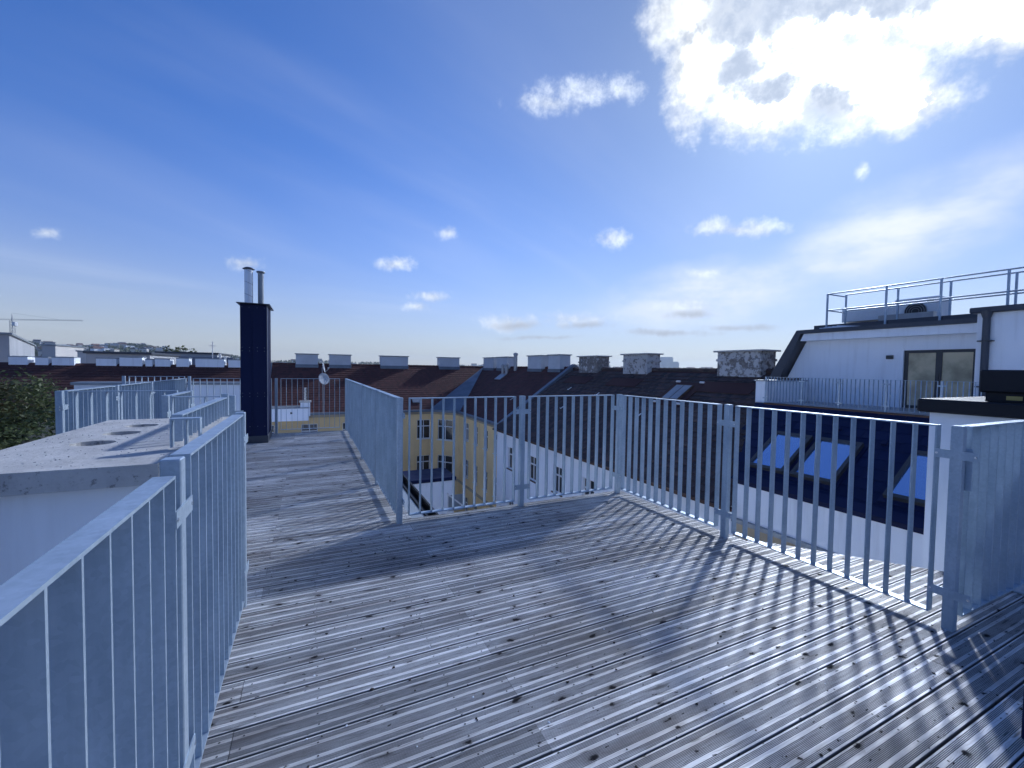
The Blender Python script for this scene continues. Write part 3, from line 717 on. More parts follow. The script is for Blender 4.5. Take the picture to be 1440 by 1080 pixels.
for y, a, hh, r in ((36.9, 5.6, .8, .13), (36.2, 5.7, .85, .16), (35.3, 6.3, 1.45, .17)):
    p = on_w(y, a); f = obj('vent_pipe', MB().tube(p, p+UP*hh, r, n=12), M['grey_metal'], roof_y)
    obj('cowl', MB().lathe(p+UP*(hh+.03), [(0, .2), (r*1.2, .12), (r*1.35, -.05), (r, -.08)], 12), M['grey_metal'], f)
p = on_w(36.6, 5.2); obj('vent_tray', MB().obox(p, YA, s_w, YA.cross(s_w)*-1, -.6, .7, -.4, .5, .03, .09), M['grey_metal'], roof_y)
nb = XA.cross(s_b)
for x, a in ((8.9, 1.3), (4.0, 1.2)):
    p = Vector((x, YB, EZ))+s_b*a; obj('roof_hatch', MB().obox(p, XA, s_b, nb, -.35, .35, -.3, .3, .04, .14), M['zinc_sheet'], roof_y)
def snow_hooks(parent, o, e, s, spots):
    n = e.cross(s).normalized()
    if n.z < 0: n = -n
    for a, b in spots:
        hk = MB().obox(o, e, s, n, a-.04, a+.04, b-.16, b+.16, .06, .075); hk.obox(o, e, s, n, a-.04, a+.04, b-.16, b-.14, .075, .13)
        obj('roof_hook', hk, M['white_frame'], parent)
snow_hooks(roof_y, Vector((XW, 26.3, EZ)), YA, s_w, [(3.3, 2.6)])
# low white lean-to on the eave, with its pipe, and the two dishes
t_ = thing('roof_hut', 'low white rendered roof hut with a capped steel pipe beyond the far railing', 'roof hut', loc=(-2.2, 37.2, 0))
obj('wall', MB().box(-1.6, 2.15, 0, 2.6, -2.95, -1.98), M['white_plaster'], t_)
obj('coping', MB().cbox(-1.66, 2.2, -.06, 2.66, -1.975, -1.90, .01), M['zinc_sheet'], t_)
ch = obj('chimney', MB().box(1.55, 2.25, .05, .8, -2.6, -1.52), M['white_plaster'], t_)
obj('cap', MB().cbox(1.47, 2.33, -.03, .88, -1.515, -1.42, .01), M['concrete'], ch)
obj('pipe', MB().tube((1.92, .4, -1.43), (1.92, .4, -.36), .13, n=16), M['stainless'], ch)
obj('vent_hole', MB().box(.85, 1.0, -.01, .02, -2.4, -2.25), M['dark_grille'], t_)
def dish(label, c, d, r, mast_to, arm):
    t = thing('satellite_dish', label, 'satellite dish', 'satellite dishes on one mast', c); d = Vector(d).normalized()
    q = d.to_track_quat('Z', 'Y'); mb = MB().lathe((0, 0, 0), [(0, 0), (r*.4, r*.03), (r*.75, r*.11), (r, r*.2), (r*1.02, r*.19), (r*.75, r*.08), (r*.4, 0), (0, -.03)], 24)
    o = obj('reflector', mb, M['dish_paint'], t, smooth=True); o.rotation_euler = q.to_euler()
    lo_, fo = q@Vector((0, -r, r*.15)), q@Vector((0, -r*.25, r*1.1))
    a = obj('feed_arm', MB().tube(lo_, fo, .018, n=6), M['grey_metal'], t)
    obj('receiver', MB().tube(fo, fo-d*.14, .035, n=8), M['white_frame'], a)
    obj('mast', MB().tube(Vector((0, 0, 0))-d*.06, Vector((0, 0, mast_to)), .03, n=8), M['grey_metal'], t)
dish('round grey satellite dish on the red roof, the lower one of the pair', (1.0, 37.5, .33), (.55, -.8, .25), .47, -2.8, 0)
dish('satellite dish seen edge on, just above the round dish', (.98, 37.65, 1.25), (.97, -.12, .2), .43, -1.5, 0)

# ---- white courtyard house with dark tiled roof
XF = 11.4; WE, WR = -2.6, 1.45; Y_0, Y_1 = 8.5, 26.2
def party(x): return 8.5+max(0, min(1, (x-11.35)/3.05))*1.55
wh = thing('house', 'white courtyard house with a dark mossy tiled roof and old chimneys', 'house', 'houses round the courtyard')
wm = MB(); o_f = Vector((XF, Y_1, 0)); HF = []
for yc in (24.0, 21.15, 18.45, 15.8, 13.1, 10.6):
    for zt in (-3.55, -6.9, -10.2): HF.append((Y_1-yc-.45, Y_1-yc+.45, zt-1.36, zt))
wall_holes(wm, o_f, -YA, -XA, Y_1-Y_0, GZ, WE, HF)
wm.add([(XF, Y_1, GZ), (XF, Y_1, WE), (XF+.7, Y_1, WE), (XF+.7, Y_1, GZ)], [(0, 1, 2, 3)])
obj('wall', wm, M['white_plaster'], wh)
for h_ in HF:
    if h_[2] > -9: window(wh, o_f, -YA, -XA, *h_, M['white_frame'], sill=M['brown_timber'], depth=.12)
rw = bpy.data.objects.new('roof', None); col.objects.link(rw); rw.parent = wh
s_r = Vector((17.45-XF+.25, 0, WR-WE)); S_R = s_r.length; s_r.normalize()
o_r = Vector((XF-.25, Y_1, WE))
lst = tiles(o_r, -YA, s_r, Y_1-Y_0, S_R, .30, .24, lambda p: p.y > party(p.x)+.05, jitter=.012, lift=.045, thick=.035, rnd=random.Random(11))
lst.sort(key=lambda c: (c[0]-EYE).length)
near, rest = lst[:300], lst[300:]
for c, v in near: obj('roof_tile', MB().add([Vector(q)-c for q in v], TF), M['dark_tile'], rw).location = c
tile_stuff('roof_tiles', rest, M['dark_tile'], rw)
zr = WE-.03+(14.4-XF+.25)/(17.45-XF+.25)*(WR-WE)
ub = MB().add([(XF-.25, Y_0, WE-.03), (XF-.25, Y_1, WE-.03), (17.45, Y_1, WR-.03), (17.45, 10.05, WR-.03), (14.4, 10.05, zr)], [(4, 3, 2, 1, 0)])
ub.add([(17.45, 10.05, WR-.03), (17.45, Y_1, WR-.03), (23.6, Y_1, WE), (23.6, 10.05, WE)], [(3, 2, 1, 0)])
ub.box(XF-.26, XF+.02, Y_0, Y_1, WE-.14, WE-.035)
obj('roof_underlay', ub, M['brown_tile'], rw)
obj('gutter', MB().box(XF-.36, XF-.262, Y_0, Y_1, WE-.10, WE-.0), M['brown_timber'], wh)
rt = MB()
for i in range(48): rt.tube((17.45, 10.1+i*.335, WR+.0), (17.45, 10.1+i*.335+.345, WR+.012), .11, .125, 8)
obj('ridge_tiles', rt, M['dark_tile'], rw, kind='stuff')
for (y0, y1, dz), vv in zip(((22.85, 24.95, .0), (18.3, 20.3, .04), (11.65, 13.75, .02)), (0., .55, .35)):
    c = MB().box(17.0, 17.95, y0, y1, .6, 2.27+dz, val=vv); c = obj('chimney', c, M['peeling_plaster'], rw)
    obj('band', MB().box(16.955, 17.995, y0-.045, y1+.045, 1.86+dz, 1.96+dz, val=vv), M['peeling_plaster'], c)
    obj('cap', MB().cbox(16.86, 18.09, y0-.14, y1+.14, 2.272+dz, 2.345+dz, .012), M['concrete'], c)
    obj('apron', MB().obox(o_r+s_r*5.9, -YA, s_r, (-YA).cross(s_r), Y_1-y1-.3, Y_1-y0+.3, -.25, .55, .055, .07), M['brown_tile'], c)
# sky window in the dark roof
nr = (-YA).cross(s_r).normalized()
pr = o_r+(-YA)*(Y_1-14.75)+s_r*5.35
sk = obj('roof_hatch', MB().obox(pr, -YA, s_r, nr, -.85, .85, -.95, .95, .05, .08), M['brown_tile'], rw)
obj('frame', MB().obox(pr, -YA, s_r, nr, -.50, .50, -.62, .62, .081, .17), M['brown_timber'], sk)
for q in (-.45, .025): obj('pane', MB().obox(pr, -YA, s_r, nr, q, q+.425, -.56, .56, .165, .18), M['zinc_sheet'], sk)
for q in (-.7, .7):
    for b in (-.8, .95): obj('roof_hook', MB().obox(pr, -YA, s_r, nr, q-.12, q+.12, b-.04, b+.04, .08, .14), M['white_frame'], sk)
snow_hooks(rw, o_r, -YA, s_r, [(2.7, 5.0), (6.0, 4.7), (4.4, 3.1), (10.7, 3.4)])

# ---- modern attic house on the right
at = thing('house', 'modern white attic house with navy sloping roof, skylights and a roof terrace', 'house', 'houses round the courtyard')
MZ, TZ, XT, YE = -1.74, .33, 14.4, 9.3
up = MB().box(XF+.02, XF+2.6, -9, Y_0, -2.93, MZ-.02); obj('upper_wall', up, M['white_plaster'], at)
wm = MB(); o_a = Vector((XF+.06, Y_0, 0)); HA = [(Y_0-y-.5, Y_0-y+.5, -4.9, -3.35) for y in (7.6, 5.4, 3.2, 1.0)]
wall_holes(wm, o_a, -YA, -XA, Y_0+9, GZ, -2.93, HA); obj('lower_wall', wm, M['beige_plaster'], at)
for h_ in HA: window(at, o_a, -YA, -XA, *h_, M['white_frame'], sill=M['zinc_sheet'])
obj('cornice', MB().box(XF-.10, XF+.015, -9, Y_0, -3.02, -2.90), M['zinc_sheet'], at)
ro = bpy.data.objects.new('roof', None); col.objects.link(ro); ro.parent = at
s_m = Vector((XT-XF, 0, TZ-MZ)); S_M = s_m.length; s_m.normalize(); n_m = (-YA).cross(s_m).normalized(); o_m = Vector((XF-.05, YE, MZ))
mb = MB()
YT = 10.03
mb.add([(XF-.05, 8.48, MZ-.12), (XF-.05, 8.48, MZ), (XT, YT, TZ), (XT, YT, -2.9), (XF-.05, -9, MZ-.12), (XF-.05, -9, MZ), (XT, -9, TZ), (XT, -9, -2.9)], [(0, 1, 2, 3), (4, 7, 6, 5), (0, 4, 5, 1), (1, 5, 6, 2), (2, 6, 7, 3), (3, 7, 4, 0)]); obj('roof_core', mb, M['navy_sheet'], ro)
lst = tiles(o_m+YA*.9, -YA, s_m, 15, S_M, .36, .60, lambda p: p.y < party(p.x)-.12 and p.y > -4, jitter=.002, lift=.022, thick=.01, rnd=random.Random(5))
tile_stuff('roof_shingles', lst, M['navy_shingle'], ro)
obj('eave_sheet', MB().obox(o_m, -YA, s_m, n_m, .75, 18, -.05, .22, .03, .05), M['navy_sheet'], ro)
for k, yc in enumerate((7.83, 6.59, 4.5, 2.6)):
    a = YE-yc; wd = .44
    f = MB(); 
    for p0, p1, q0, q1 in ((a-wd-.09, a+wd+.09, .54, .64), (a-wd-.09, a+wd+.09, 2.06, 2.16), (a-wd-.09, a-wd, .64, 2.06), (a+wd, a+wd+.09, .64, 2.06)): f.obox(o_m, -YA, s_m, n_m, p0, p1, q0, q1, .0, .16)
    w_ = obj('skylight', f, M['dark_frame'], ro)
    obj('pane', MB().obox(o_m, -YA, s_m, n_m, a-wd, a+wd, .64, 2.06, .09, .12), M['skylight_glass'], w_)
    obj('flashing', MB().obox(o_m, -YA, s_m, n_m, a-wd-.17, a+wd+.17, .42, 2.24, .028, .05), M['navy_sheet'], w_)
for a, b in ((1.0, 2.6), (2.4, 2.7), (3.6, 2.35), (5.1, 2.6)):
    obj('snow_guard', MB().obox(o_m, -YA, s_m, n_m, a-.06, a+.06, b-.05, b+.05, .03, .10), M['navy_sheet'], ro)
# terrace
obj('terrace_fascia', MB().box(XT-.10, XT-.002, -8, YE+.35, TZ-.16, TZ+.03), M['brown_timber'], at)
obj('terrace_floor', MB().box(XT+.005, 24, -9, 10.02, TZ-.2, TZ+.02), M['grey_metal'], at)
obj('end_parapet', MB().box(XT+.1, XT+2.4, YE+.38, YE+.80, TZ-.9, 1.10), M['white_plaster'], at)
obj('parapet_sheet', MB().box(XT+.05, XT+2.45, YE+.33, YE+.85, 1.102, 1.14), M['zinc_sheet'], at)
XS = 17.0
dw0, dw1 = 6.93, 5.27
wm = MB(); o_s = Vector((XS, 10.75, 0)); ht = 2.62
wm.add([(XS, 10.97, TZ), (XS, dw0, TZ), (XS, dw0, ht), (XS, 9.86, ht)], [(0, 1, 2, 3)])
wm.add([(XS, dw0, 2.17), (XS, 4.6, 2.17), (XS, 4.6, ht), (XS, dw0, ht)], [(0, 1, 2, 3)])
wm.add([(XS, dw1, TZ), (XS, 4.6, TZ), (XS, 4.6, 2.17), (XS, dw1, 2.17)], [(0, 1, 2, 3)])
for p, q in (((dw0, TZ), (dw0, 2.17)), ((dw0, 2.17), (dw1, 2.17)), ((dw1, 2.17), (dw1, TZ))): wm.add([(XS, p[0], p[1]), (XS, q[0], q[1]), (XS+.15, q[0], q[1]), (XS+.15, p[0], p[1])], [(0, 1, 2, 3)])
obj('terrace_wall', wm, M['white_plaster'], at)
df = MB(); D = lambda y0, y1, z0, z1, x0=XS+.06, x1=XS+.13: df.box(x0, x1, y0, y1, z0, z1)
D(dw1, dw0, 2.08, 2.168); D(dw1, dw0, TZ+.03, TZ+.12); D(dw0-.10, dw0-.002, TZ+.12, 2.08); D(dw1+.002, dw1+.1, TZ+.12, 2.08); D(6.03, 6.17, TZ+.12, 2.08, XS+.05, XS+.12)
dr = obj('terrace_door', df, M['dark_frame'], at)
obj('pane', MB().box(XS+.085, XS+.10, 6.17, dw0-.10, TZ+.12, 2.08), M['door_glass'], dr); obj('pane', MB().box(XS+.085, XS+.10, dw1+.1, 6.03, TZ+.12, 2.08), M['door_glass'], dr)
obj('handle', MB().box(XS+.02, XS+.05, 6.08, 6.11, 1.25, 1.45), M['dark_frame'], dr)
obj('wall_lamp', MB().cbox(XS-.07, XS, 7.18, 7.36, 1.90, 2.02, .008), M['dark_frame'], at)
obj('fascia', MB().extr([(XS-.38, 9.88, 2.60), (XS-.38, 9.76, 2.86), (XS-.38, 4.7, 2.86), (XS-.38, 4.7, 2.60)], (.5, 0, 0)), M['white_plaster'], at)
obj('roof_edge', MB().box(XS-.46, XS+8, 4.2, 9.95, 2.865, 3.0), M['anthracite_sheet'], at)
sl_ = MB().extr([(XS-.40, 11.5, .36), (XS-.40, 10.02, 3.0), (XS-.40, 9.86, 3.0), (XS-.40, 9.86, 2.86), (XS-.40, 10.55, 1.3), (XS-.40, 10.97, .36)], (8, 0, 0)); obj('side_slope', sl_, M['anthracite_sheet'], at)
obj('roof_curb', MB().box(XS+.3, XS+5, 4.4, 9.8, 3.002, 3.20), M['anthracite_sheet'], at)
# projecting block with gutter and downpipe
obj('stair_block', MB().box(16.0, 24, -9, 5.0, TZ, 3.05), M['white_plaster'], at)
obj('block_gutter', MB().cbox(15.86, 24.1, -9, 5.12, 3.055, 3.20, .02), M['anthracite_sheet'], at)
dn = MB().tube((15.92, 4.80, 3.06), (15.92, 4.80, TZ), .075, n=14); dn.tube((15.92, 4.80, 3.1), (15.92, 4.80, 2.92), .13, .08, n=14)
dn = obj('downpipe', dn, M['anthracite_sheet'], at)
for z in (2.3, 1.1): obj('clip', MB().box(15.84, 16.0, 4.66, 4.94, z, z+.03), M['dark_frame'], dn)
tr = railing('steel railing along the roof terrace of the modern attic house', [(14.5, 9.72), (14.5, 8.5), (14.5, 7.42), (14.5, 6.25), (14.5, 5.1), (14.5, 3.9), (14.5, 2.7)], z=TZ+.02, height=RH, group='railings of the neighbouring house')
tr.scale = (1, 1, .80)
def guard(label, x, ys, z0, z1, mid):
    t = thing('guard_rail', label, 'guard rail', 'guard rails on the flat roof', (x, ys[0], z0))
    for y in ys: obj('post', MB().box(-.025, .025, y-ys[0]-.025, y-ys[0]+.025, 0, z1-z0), M['galvanised_steel'], t)
    for z in (z1-z0, mid-z0): obj('rail', MB().tube((0, 0, z), (0, ys[-1]-ys[0], z), .024, n=8), M['galvanised_steel'], t)
    return t
g1 = guard('front guard rail on the flat roof of the attic house, against the sky', 17.25, [9.34, 7.56, 6.2, 4.82, 3.4], 3.0, 4.32, 3.72)
obj('rail', MB().tube((0, 0, 1.32), (1.1, .0, 1.32), .024, n=8), M['galvanised_steel'], g1); obj('rail', MB().tube((0, 0, .72), (1.1, .0, .72), .024, n=8), M['galvanised_steel'], g1)
guard('rear guard rail on the flat roof, behind the ventilation unit', 18.45, [9.34, 7.75, 6.4, 5.0, 3.5], 3.0, 4.40, 3.80)
ac = thing('ventilation_unit', 'long light grey ventilation unit with a round fan on the flat roof', 'ventilation unit', loc=(19, 7, 3.2))
obj('casing', MB().cbox(0, .9, .25, 2.75, .22, .80, .015), M['light_grey_casing'], ac)
fu = obj('fan_casing', MB().cbox(-.05, .85, -.15, 1.05, .16, .86, .02), M['light_grey_casing'], ac)
obj('fan_grille', MB().tube((-.051, .45, .40), (-.075, .45, .40), .30, n=28), M['dark_grille'], fu)
rg = MB()
for r in (.1, .17, .24, .30):
    for i in range(24):
        a, b = 2*math.pi*i/24, 2*math.pi*(i+1)/24; rg.tube((-.08, .45+r*math.cos(a), .40+r*math.sin(a)), (-.08, .45+r*math.cos(b), .40+r*math.sin(b)), .006, n=4, cap=False)
obj('fan_guard', rg, M['grey_metal'], fu)
obj('label_plate', MB().box(-.056, -.0505, -.02, .16, .66, .78), M['grey_metal'], fu)
obj('base_frame', MB().box(-.35, 1.1, -.2, 2.85, .0, .14), M['anthracite_sheet'], ac)
obj('front_tray', MB().box(-.55, -.30, -.2, 1.3, .02, .30), M['grey_metal'], ac)
t_ = thing('roof_bundle', 'pale heap of cable and membrane lying on the flat roof edge', 'bundle', loc=(16.95, 8.6, 3.0))
hb = MB(); rn = random.Random(4); 
for i in range(5): hb.tube((.05*i, -.2-.05*i, .03), (.08*i-.1, .75-.1*i, .03+.02*i), .03, n=6)
obj('cables', hb, M['white_frame'], t_)

# ---- white hut in the courtyard, with a dark flat roof, and a glass screen
t_ = thing('courtyard_hut', 'white annexe with a flat dark roof standing in the courtyard', 'annexe', loc=(5, 24, 0))
obj('wall', MB().box(-3.5, 2.72, .06, 2.3, GZ, -5.22), M['white_plaster'], t_)
obj('roof', MB().cbox(-3.6, 2.84, -.06, 2.45, -5.22, -5.02, .02), M['navy_sheet'], t_)
t_ = thing('balcony_screen', 'small frosted balcony screen with a white handrail beside the courtyard annexe', 'screen', loc=(6.75, 22, 0))
obj('pane', MB().box(0, .9, 0, .02, -6.35, -5.48), M['zinc_sheet'], t_)
obj('handrail', MB().extr([(-.05, -.03, -5.45), (.95, -.03, -6.3), (.95, -.03, -6.2), (-.05, -.03, -5.35)], (0, .08, 0)), M['white_frame'], t_)
obj('post', MB().box(-.05, 0, -.02, .04, -9, -5.35), M['white_frame'], t_)

# ---- brown roofed house to the left with its row of chimneys
br = thing('house', 'long house with a dark brown tiled roof at left behind the railings', 'house', 'houses round the courtyard')
obj('wall', MB().box(-40, -3.3, YB+.1, 56, GZ, EZ), M['cream_plaster'], br)
rb_ = bpy.data.objects.new('roof', None); col.objects.link(rb_); rb_.parent = br
lst = tiles(Vector((-34, YB, EZ)), XA, s_b, 30.6, S_B-.25, .335, .30, lambda p: p.y > 38.9)
tile_stuff('roof_tiles', lst, M['brown_tile'], rb_)
obj('roof_underlay', MB().add([(-40, YB, EZ-.02), (-3.3, YB, EZ-.02), (-3.3, 44.0, RZ-.2), (-40, 44.0, RZ-.2), (-40, 51, EZ), (-3.3, 51, EZ)], [(0, 1, 2, 3), (3, 2, 5, 4)]), M['brown_tile'], rb_)
obj('gable_wall', MB().extr([(-3.35, YB-.2, EZ-.3), (-3.35, YB-.2, EZ+.1), (-3.35, 44.1, RZ+.12), (-3.35, 50, EZ), (-3.35, 50, EZ-.3)], (.32, 0, 0)), M['blue_grey_sheet'], br)
for x0, x1, zt in ((-19.7, -18.7, 1.70), (-18.3, -17.6, 1.68), (-17.4, -16.15, 1.70), (-14.9, -13.7, 1.68), (-13.5, -12.1, 1.80), (-11.9, -11.45, 1.66), (-11.3, -10.3, 1.72), (-9.9, -9.05, 1.80), (-8.6, -6.6, 1.80), (-6.3, -5.4, 1.75), (-25, -23.5, 1.7)):
    chimney(rb_, x0, x1, 43.6, 44.6, .8, zt, M['white_plaster'], M['zinc_sheet'], over=.03)

t_ = thing('flat_roof_shed', 'pale flat roof seen bright through the branches of the leafy tree', 'shed', loc=(-15.5, 24, 0))
obj('wall', MB().box(-5, 4.5, 0, 9, GZ, -2.45), M['cream_plaster'], t_)
obj('roof', MB().cbox(-5.2, 4.7, -.2, 9.2, -2.448, -2.25, .02), M['white_plaster'], t_)
# ---- buildings behind the ridge
def block(label, x0, x1, y0, y1, z1, wall, roofm, kind='flat', group='houses behind the brown roof', wins=0):
    t = thing('house', label, 'house', group); obj('wall', MB().box(x0, x1, y0, y1, GZ, z1), wall, t)
    if kind == 'flat': obj('roof', MB().cbox(x0-.2, x1+.2, y0-.2, y1+.2, z1+.002, z1+.25, .02), roofm, t)
    else:
        ym = (y0+y1)/2; hh = min(2.2, (y1-y0)*.25)
        obj('roof', MB().extr([(x0-.3, y0-.3, z1), (x0-.3, ym, z1+hh), (x0-.3, y1+.3, z1)], (x1-x0+.6, 0, 0)), roofm, t)
    return t
gb = thing('house', 'plain grey building with a sunlit side wall at the left edge', 'house', 'houses behind the brown roof')
C0 = Vector((-27.0, 60)); e1 = Vector((-.353, .936)); e2 = Vector((-.936, -.353))
pol = [C0, C0+e1*45, C0+e1*45+e2*24, C0+e2*24]
obj('wall', MB().prism([tuple(p) for p in pol], GZ, 4.0), M['grey_plaster'], gb)
obj('roof', MB().prism([tuple(C0-(e1+e2)*.2), tuple(C0+e1*45.2-e2*.2), tuple(C0+e1*45.2+e2*24.2), tuple(C0-e1*.2+e2*24.2)], 4.002, 4.2), M['zinc_sheet'], gb)
block('blue-grey wall of a flat roofed house behind the brown roof, left of centre', -22, -16.5, 62, 74, 2.35, M['grey_plaster'], M['anthracite_sheet'])
block('low flat roofed house between the brown ridge and the sunlit white strip', -20.5, -13, 80, 92, 2.9, M['grey_plaster'], M['anthracite_sheet'])
block('house with a black pitched roof behind the brown ridge', -16.5, -10.5, 70, 80, .2, M['cream_plaster'], M['anthracite_sheet'], 'gable')
block('brown roofed house behind the ridge in front of the tall trees', -10.3, -3.0, 66, 76, -.6, M['cream_plaster'], M['far_roof'], 'gable')
block('pale house with a dark roof just left of the navy chimney', -12, -5, 95, 110, -.4, M['far_wall'], M['far_roof'], 'gable')
block('long white sunlit building far behind the brown roof', -44, -30, 150, 160, 3.6, M['far_wall'], M['zinc_sheet'])
block('white building beside the grey building at left', -48.5, -46.5, 118, 130, 4.6, M['far_wall'], M['zinc_sheet'])
block('white gabled building right of the grey building, taller than its neighbours', -41, -38.6, 112, 122, 3.4, M['far_wall'], M['zinc_sheet'])
mast = thing('aerial', 'thin aerial and small vents on the ridge left of the navy chimney', 'aerial', loc=(-10.2, 60, 1))
obj('mast', MB().tube((0, 0, -3), (0, 0, 3.0), .05, n=6), M['white_frame'], mast); obj('crossbar', MB().tube((-.35, 0, 2.5), (.35, 0, 2.5), .03, n=6), M['white_frame'], mast)
for i, dx in enumerate((.7, 1.2, -1.6)): obj('vent', MB().tube((dx, .2, -2), (dx, .2, 1.6-.3*i), .12, n=8), M['white_frame'], mast)

# ---- far houses on the slope
rn = random.Random(21); cnt = 0
def far_house(px, r, w, dep, ht, lift, label, group, roofm, wallm):
    a = az_of(px); x, y = r*math.sin(a), r*math.cos(a); z = GZ+hill_h(a, r)-3+lift
    t = thing('house', label, 'house', group, (x, y, z)); t.rotation_euler = (0, 0, -YAW*0+rn.choice((0, .3, -.4, .8, 1.57)))
    obj('wall', MB().box(-w/2, w/2, -dep/2, dep/2, 0, ht), wallm, t)
    rh = rn.uniform(2., 4.5)
    if rn.random() < .65: obj('roof', MB().extr([(-w/2-.4, -dep/2-.4, ht), (-w/2-.4, 0, ht+rh), (-w/2-.4, dep/2+.4, ht)], (w+.8, 0, 0)), roofm, t)
    else: obj('roof', MB().cbox(-w/2-.2, w/2+.2, -dep/2-.2, dep/2+.2, ht+.01, ht+.5, .05), roofm, t)
zones = (('between the grey building and the sunlit strip', 52, 130, 56), ('on the slope above the flat blue-grey roofs', 130, 235, 64), ('on the skyline right of the tall trees', 290, 345, 14), ('on the skyline between chimney and satellite dishes', 385, 470, 14), ('on the skyline over the red roof', 470, 680, 18))
words = {'far_roof': 'red-brown', 'anthracite_sheet': 'dark', 'zinc_sheet': 'pale grey'}
for where, p0, p1, n in zones:
    for i in range(n):
        r = rn.choice((620, 800, 950, 1100, 1300, 1500, 1700)); rf_ = rn.choice(('far_roof', 'far_roof', 'anthracite_sheet', 'zinc_sheet'))
        far_house(rn.uniform(p0, p1), r, rn.uniform(8, 18), rn.uniform(8, 12), rn.uniform(7, 13), rn.uniform(0, 7), 'tiny far house with a %s roof %s' % (words[rf_], where), 'far houses '+where, M[rf_], M[rn.choice(('far_wall', 'far_wall', 'cream_plaster', 'white_plaster'))])
# distant skyline to the right with a cluster of towers
def far_at(px, r): a = az_of(px); return Vector((r*math.sin(a), r*math.cos(a), GZ)), -a
def tower(label, px, r, w, top):
    c, rz = far_at(px, r); t = thing('tower', label, 'tower', 'towers on the far skyline', c); t.rotation_euler = (0, 0, rz)
    obj('shaft', MB().box(-w/2, w/2, -w/3, w/3, 0, top), M['tower_glass'], t); obj('crown', MB().box(-w/2+3, w/2-5, -w/3+3, w/3-3, top, top+9), M['tower_glass'], t)
    fl = MB()
    for k in range(6, int(top), 8): fl.box(-w/2-.4, w/2+.4, -w/3-.4, w/3+.4, k, k+1.2)
    obj('floor_bands', fl, M['anthracite_sheet'], t, kind='stuff')
tower('tallest pale blue tower on the far skyline', 937, 3600, 100, 118)
tower('lower stepped tower right of the tallest one on the far skyline', 949, 3500, 60, 80)
tower('slim low tower left of the tall one on the far skyline', 925.5, 3650, 30, 72)
tower('thin distant spire-like tower over the dark roof near the first old chimney', 857.5, 3000, 12, 46)
for i in range(46):
    px = rn.choice((rn.uniform(800, 880), rn.uniform(840, 1015), rn.uniform(560, 800))); r = rn.uniform(1700, 3200); c, rz = far_at(px, r)
    t = thing('building', 'low hazy building block on the far skyline '+('over the red roof ridge' if px < 800 else 'near the first old chimney' if px < 880 else 'beside the far towers'), 'building', 'far skyline blocks', c); t.rotation_euler = (0, 0, rz)
    w_ = rn.uniform(25, 70); hh = 17+rn.uniform(4, 22)
    obj('wall', MB().box(-w_/2, w_/2, -8, 8, 0, hh), M['far_wall'], t); obj('roof', MB().extr([(-w_/2, -8.5, hh), (-w_/2, 0, hh+4), (-w_/2, 8.5, hh)], (w_, 0, 0)), M['far_roof'], t)
# ---- tower crane far left
a0 = az_of(19); rc = 430; cx, cy = rc*math.sin(a0), rc*math.cos(a0)
cr = thing('tower_crane', 'slender tower crane far away at left with its jib level', 'crane', loc=(cx, cy, GZ)); cr.rotation_euler = (0, 0, -YAW)
def lattice(mb, p, q, w, n, up):
    p, q = Vector(p), Vector(q); d = (q-p)/n; side = d.normalized().cross(Vector(up)).normalized()*w/2; u = Vector(up).normalized()*w/2
    cs = [side+u, side-u, -side-u, -side+u]
    for c in cs: mb.tube(p+c, q+c, w*.09, n=4)
    for i in range(n):
        for k in range(4): mb.tube(p+d*i+cs[k], p+d*(i+1)+cs[(k+1) % 4], w*.06, n=3, cap=False)
HJ = 44.5
mb = MB(); lattice(mb, (0, 0, 0), (0, 0, HJ), 1.6, 22, (0, 1, 0)); obj('mast', mb, M['grey_metal'], cr)
mb = MB(); lattice(mb, (-22, 0, HJ+.8), (46, 0, HJ+.8), .6, 44, (0, 0, 1)); obj('jib', mb, M['grey_metal'], cr)
obj('cab', MB().cbox(.6, 2.6, -1, 1, HJ-3.4, HJ-.8, .1), M['light_grey_casing'], cr); obj('apex', MB().tube((0, 0, HJ), (0, 0, HJ+5), .5, .1, n=4), M['grey_metal'], cr)
obj('counterweight', MB().box(-22, -18, -1, 1, HJ-2.2, HJ), M['concrete'], cr)
obj('tie_bar', MB().tube((0, 0, HJ+5), (30, 0, HJ+1.3), .06, n=4), M['grey_metal'], cr)

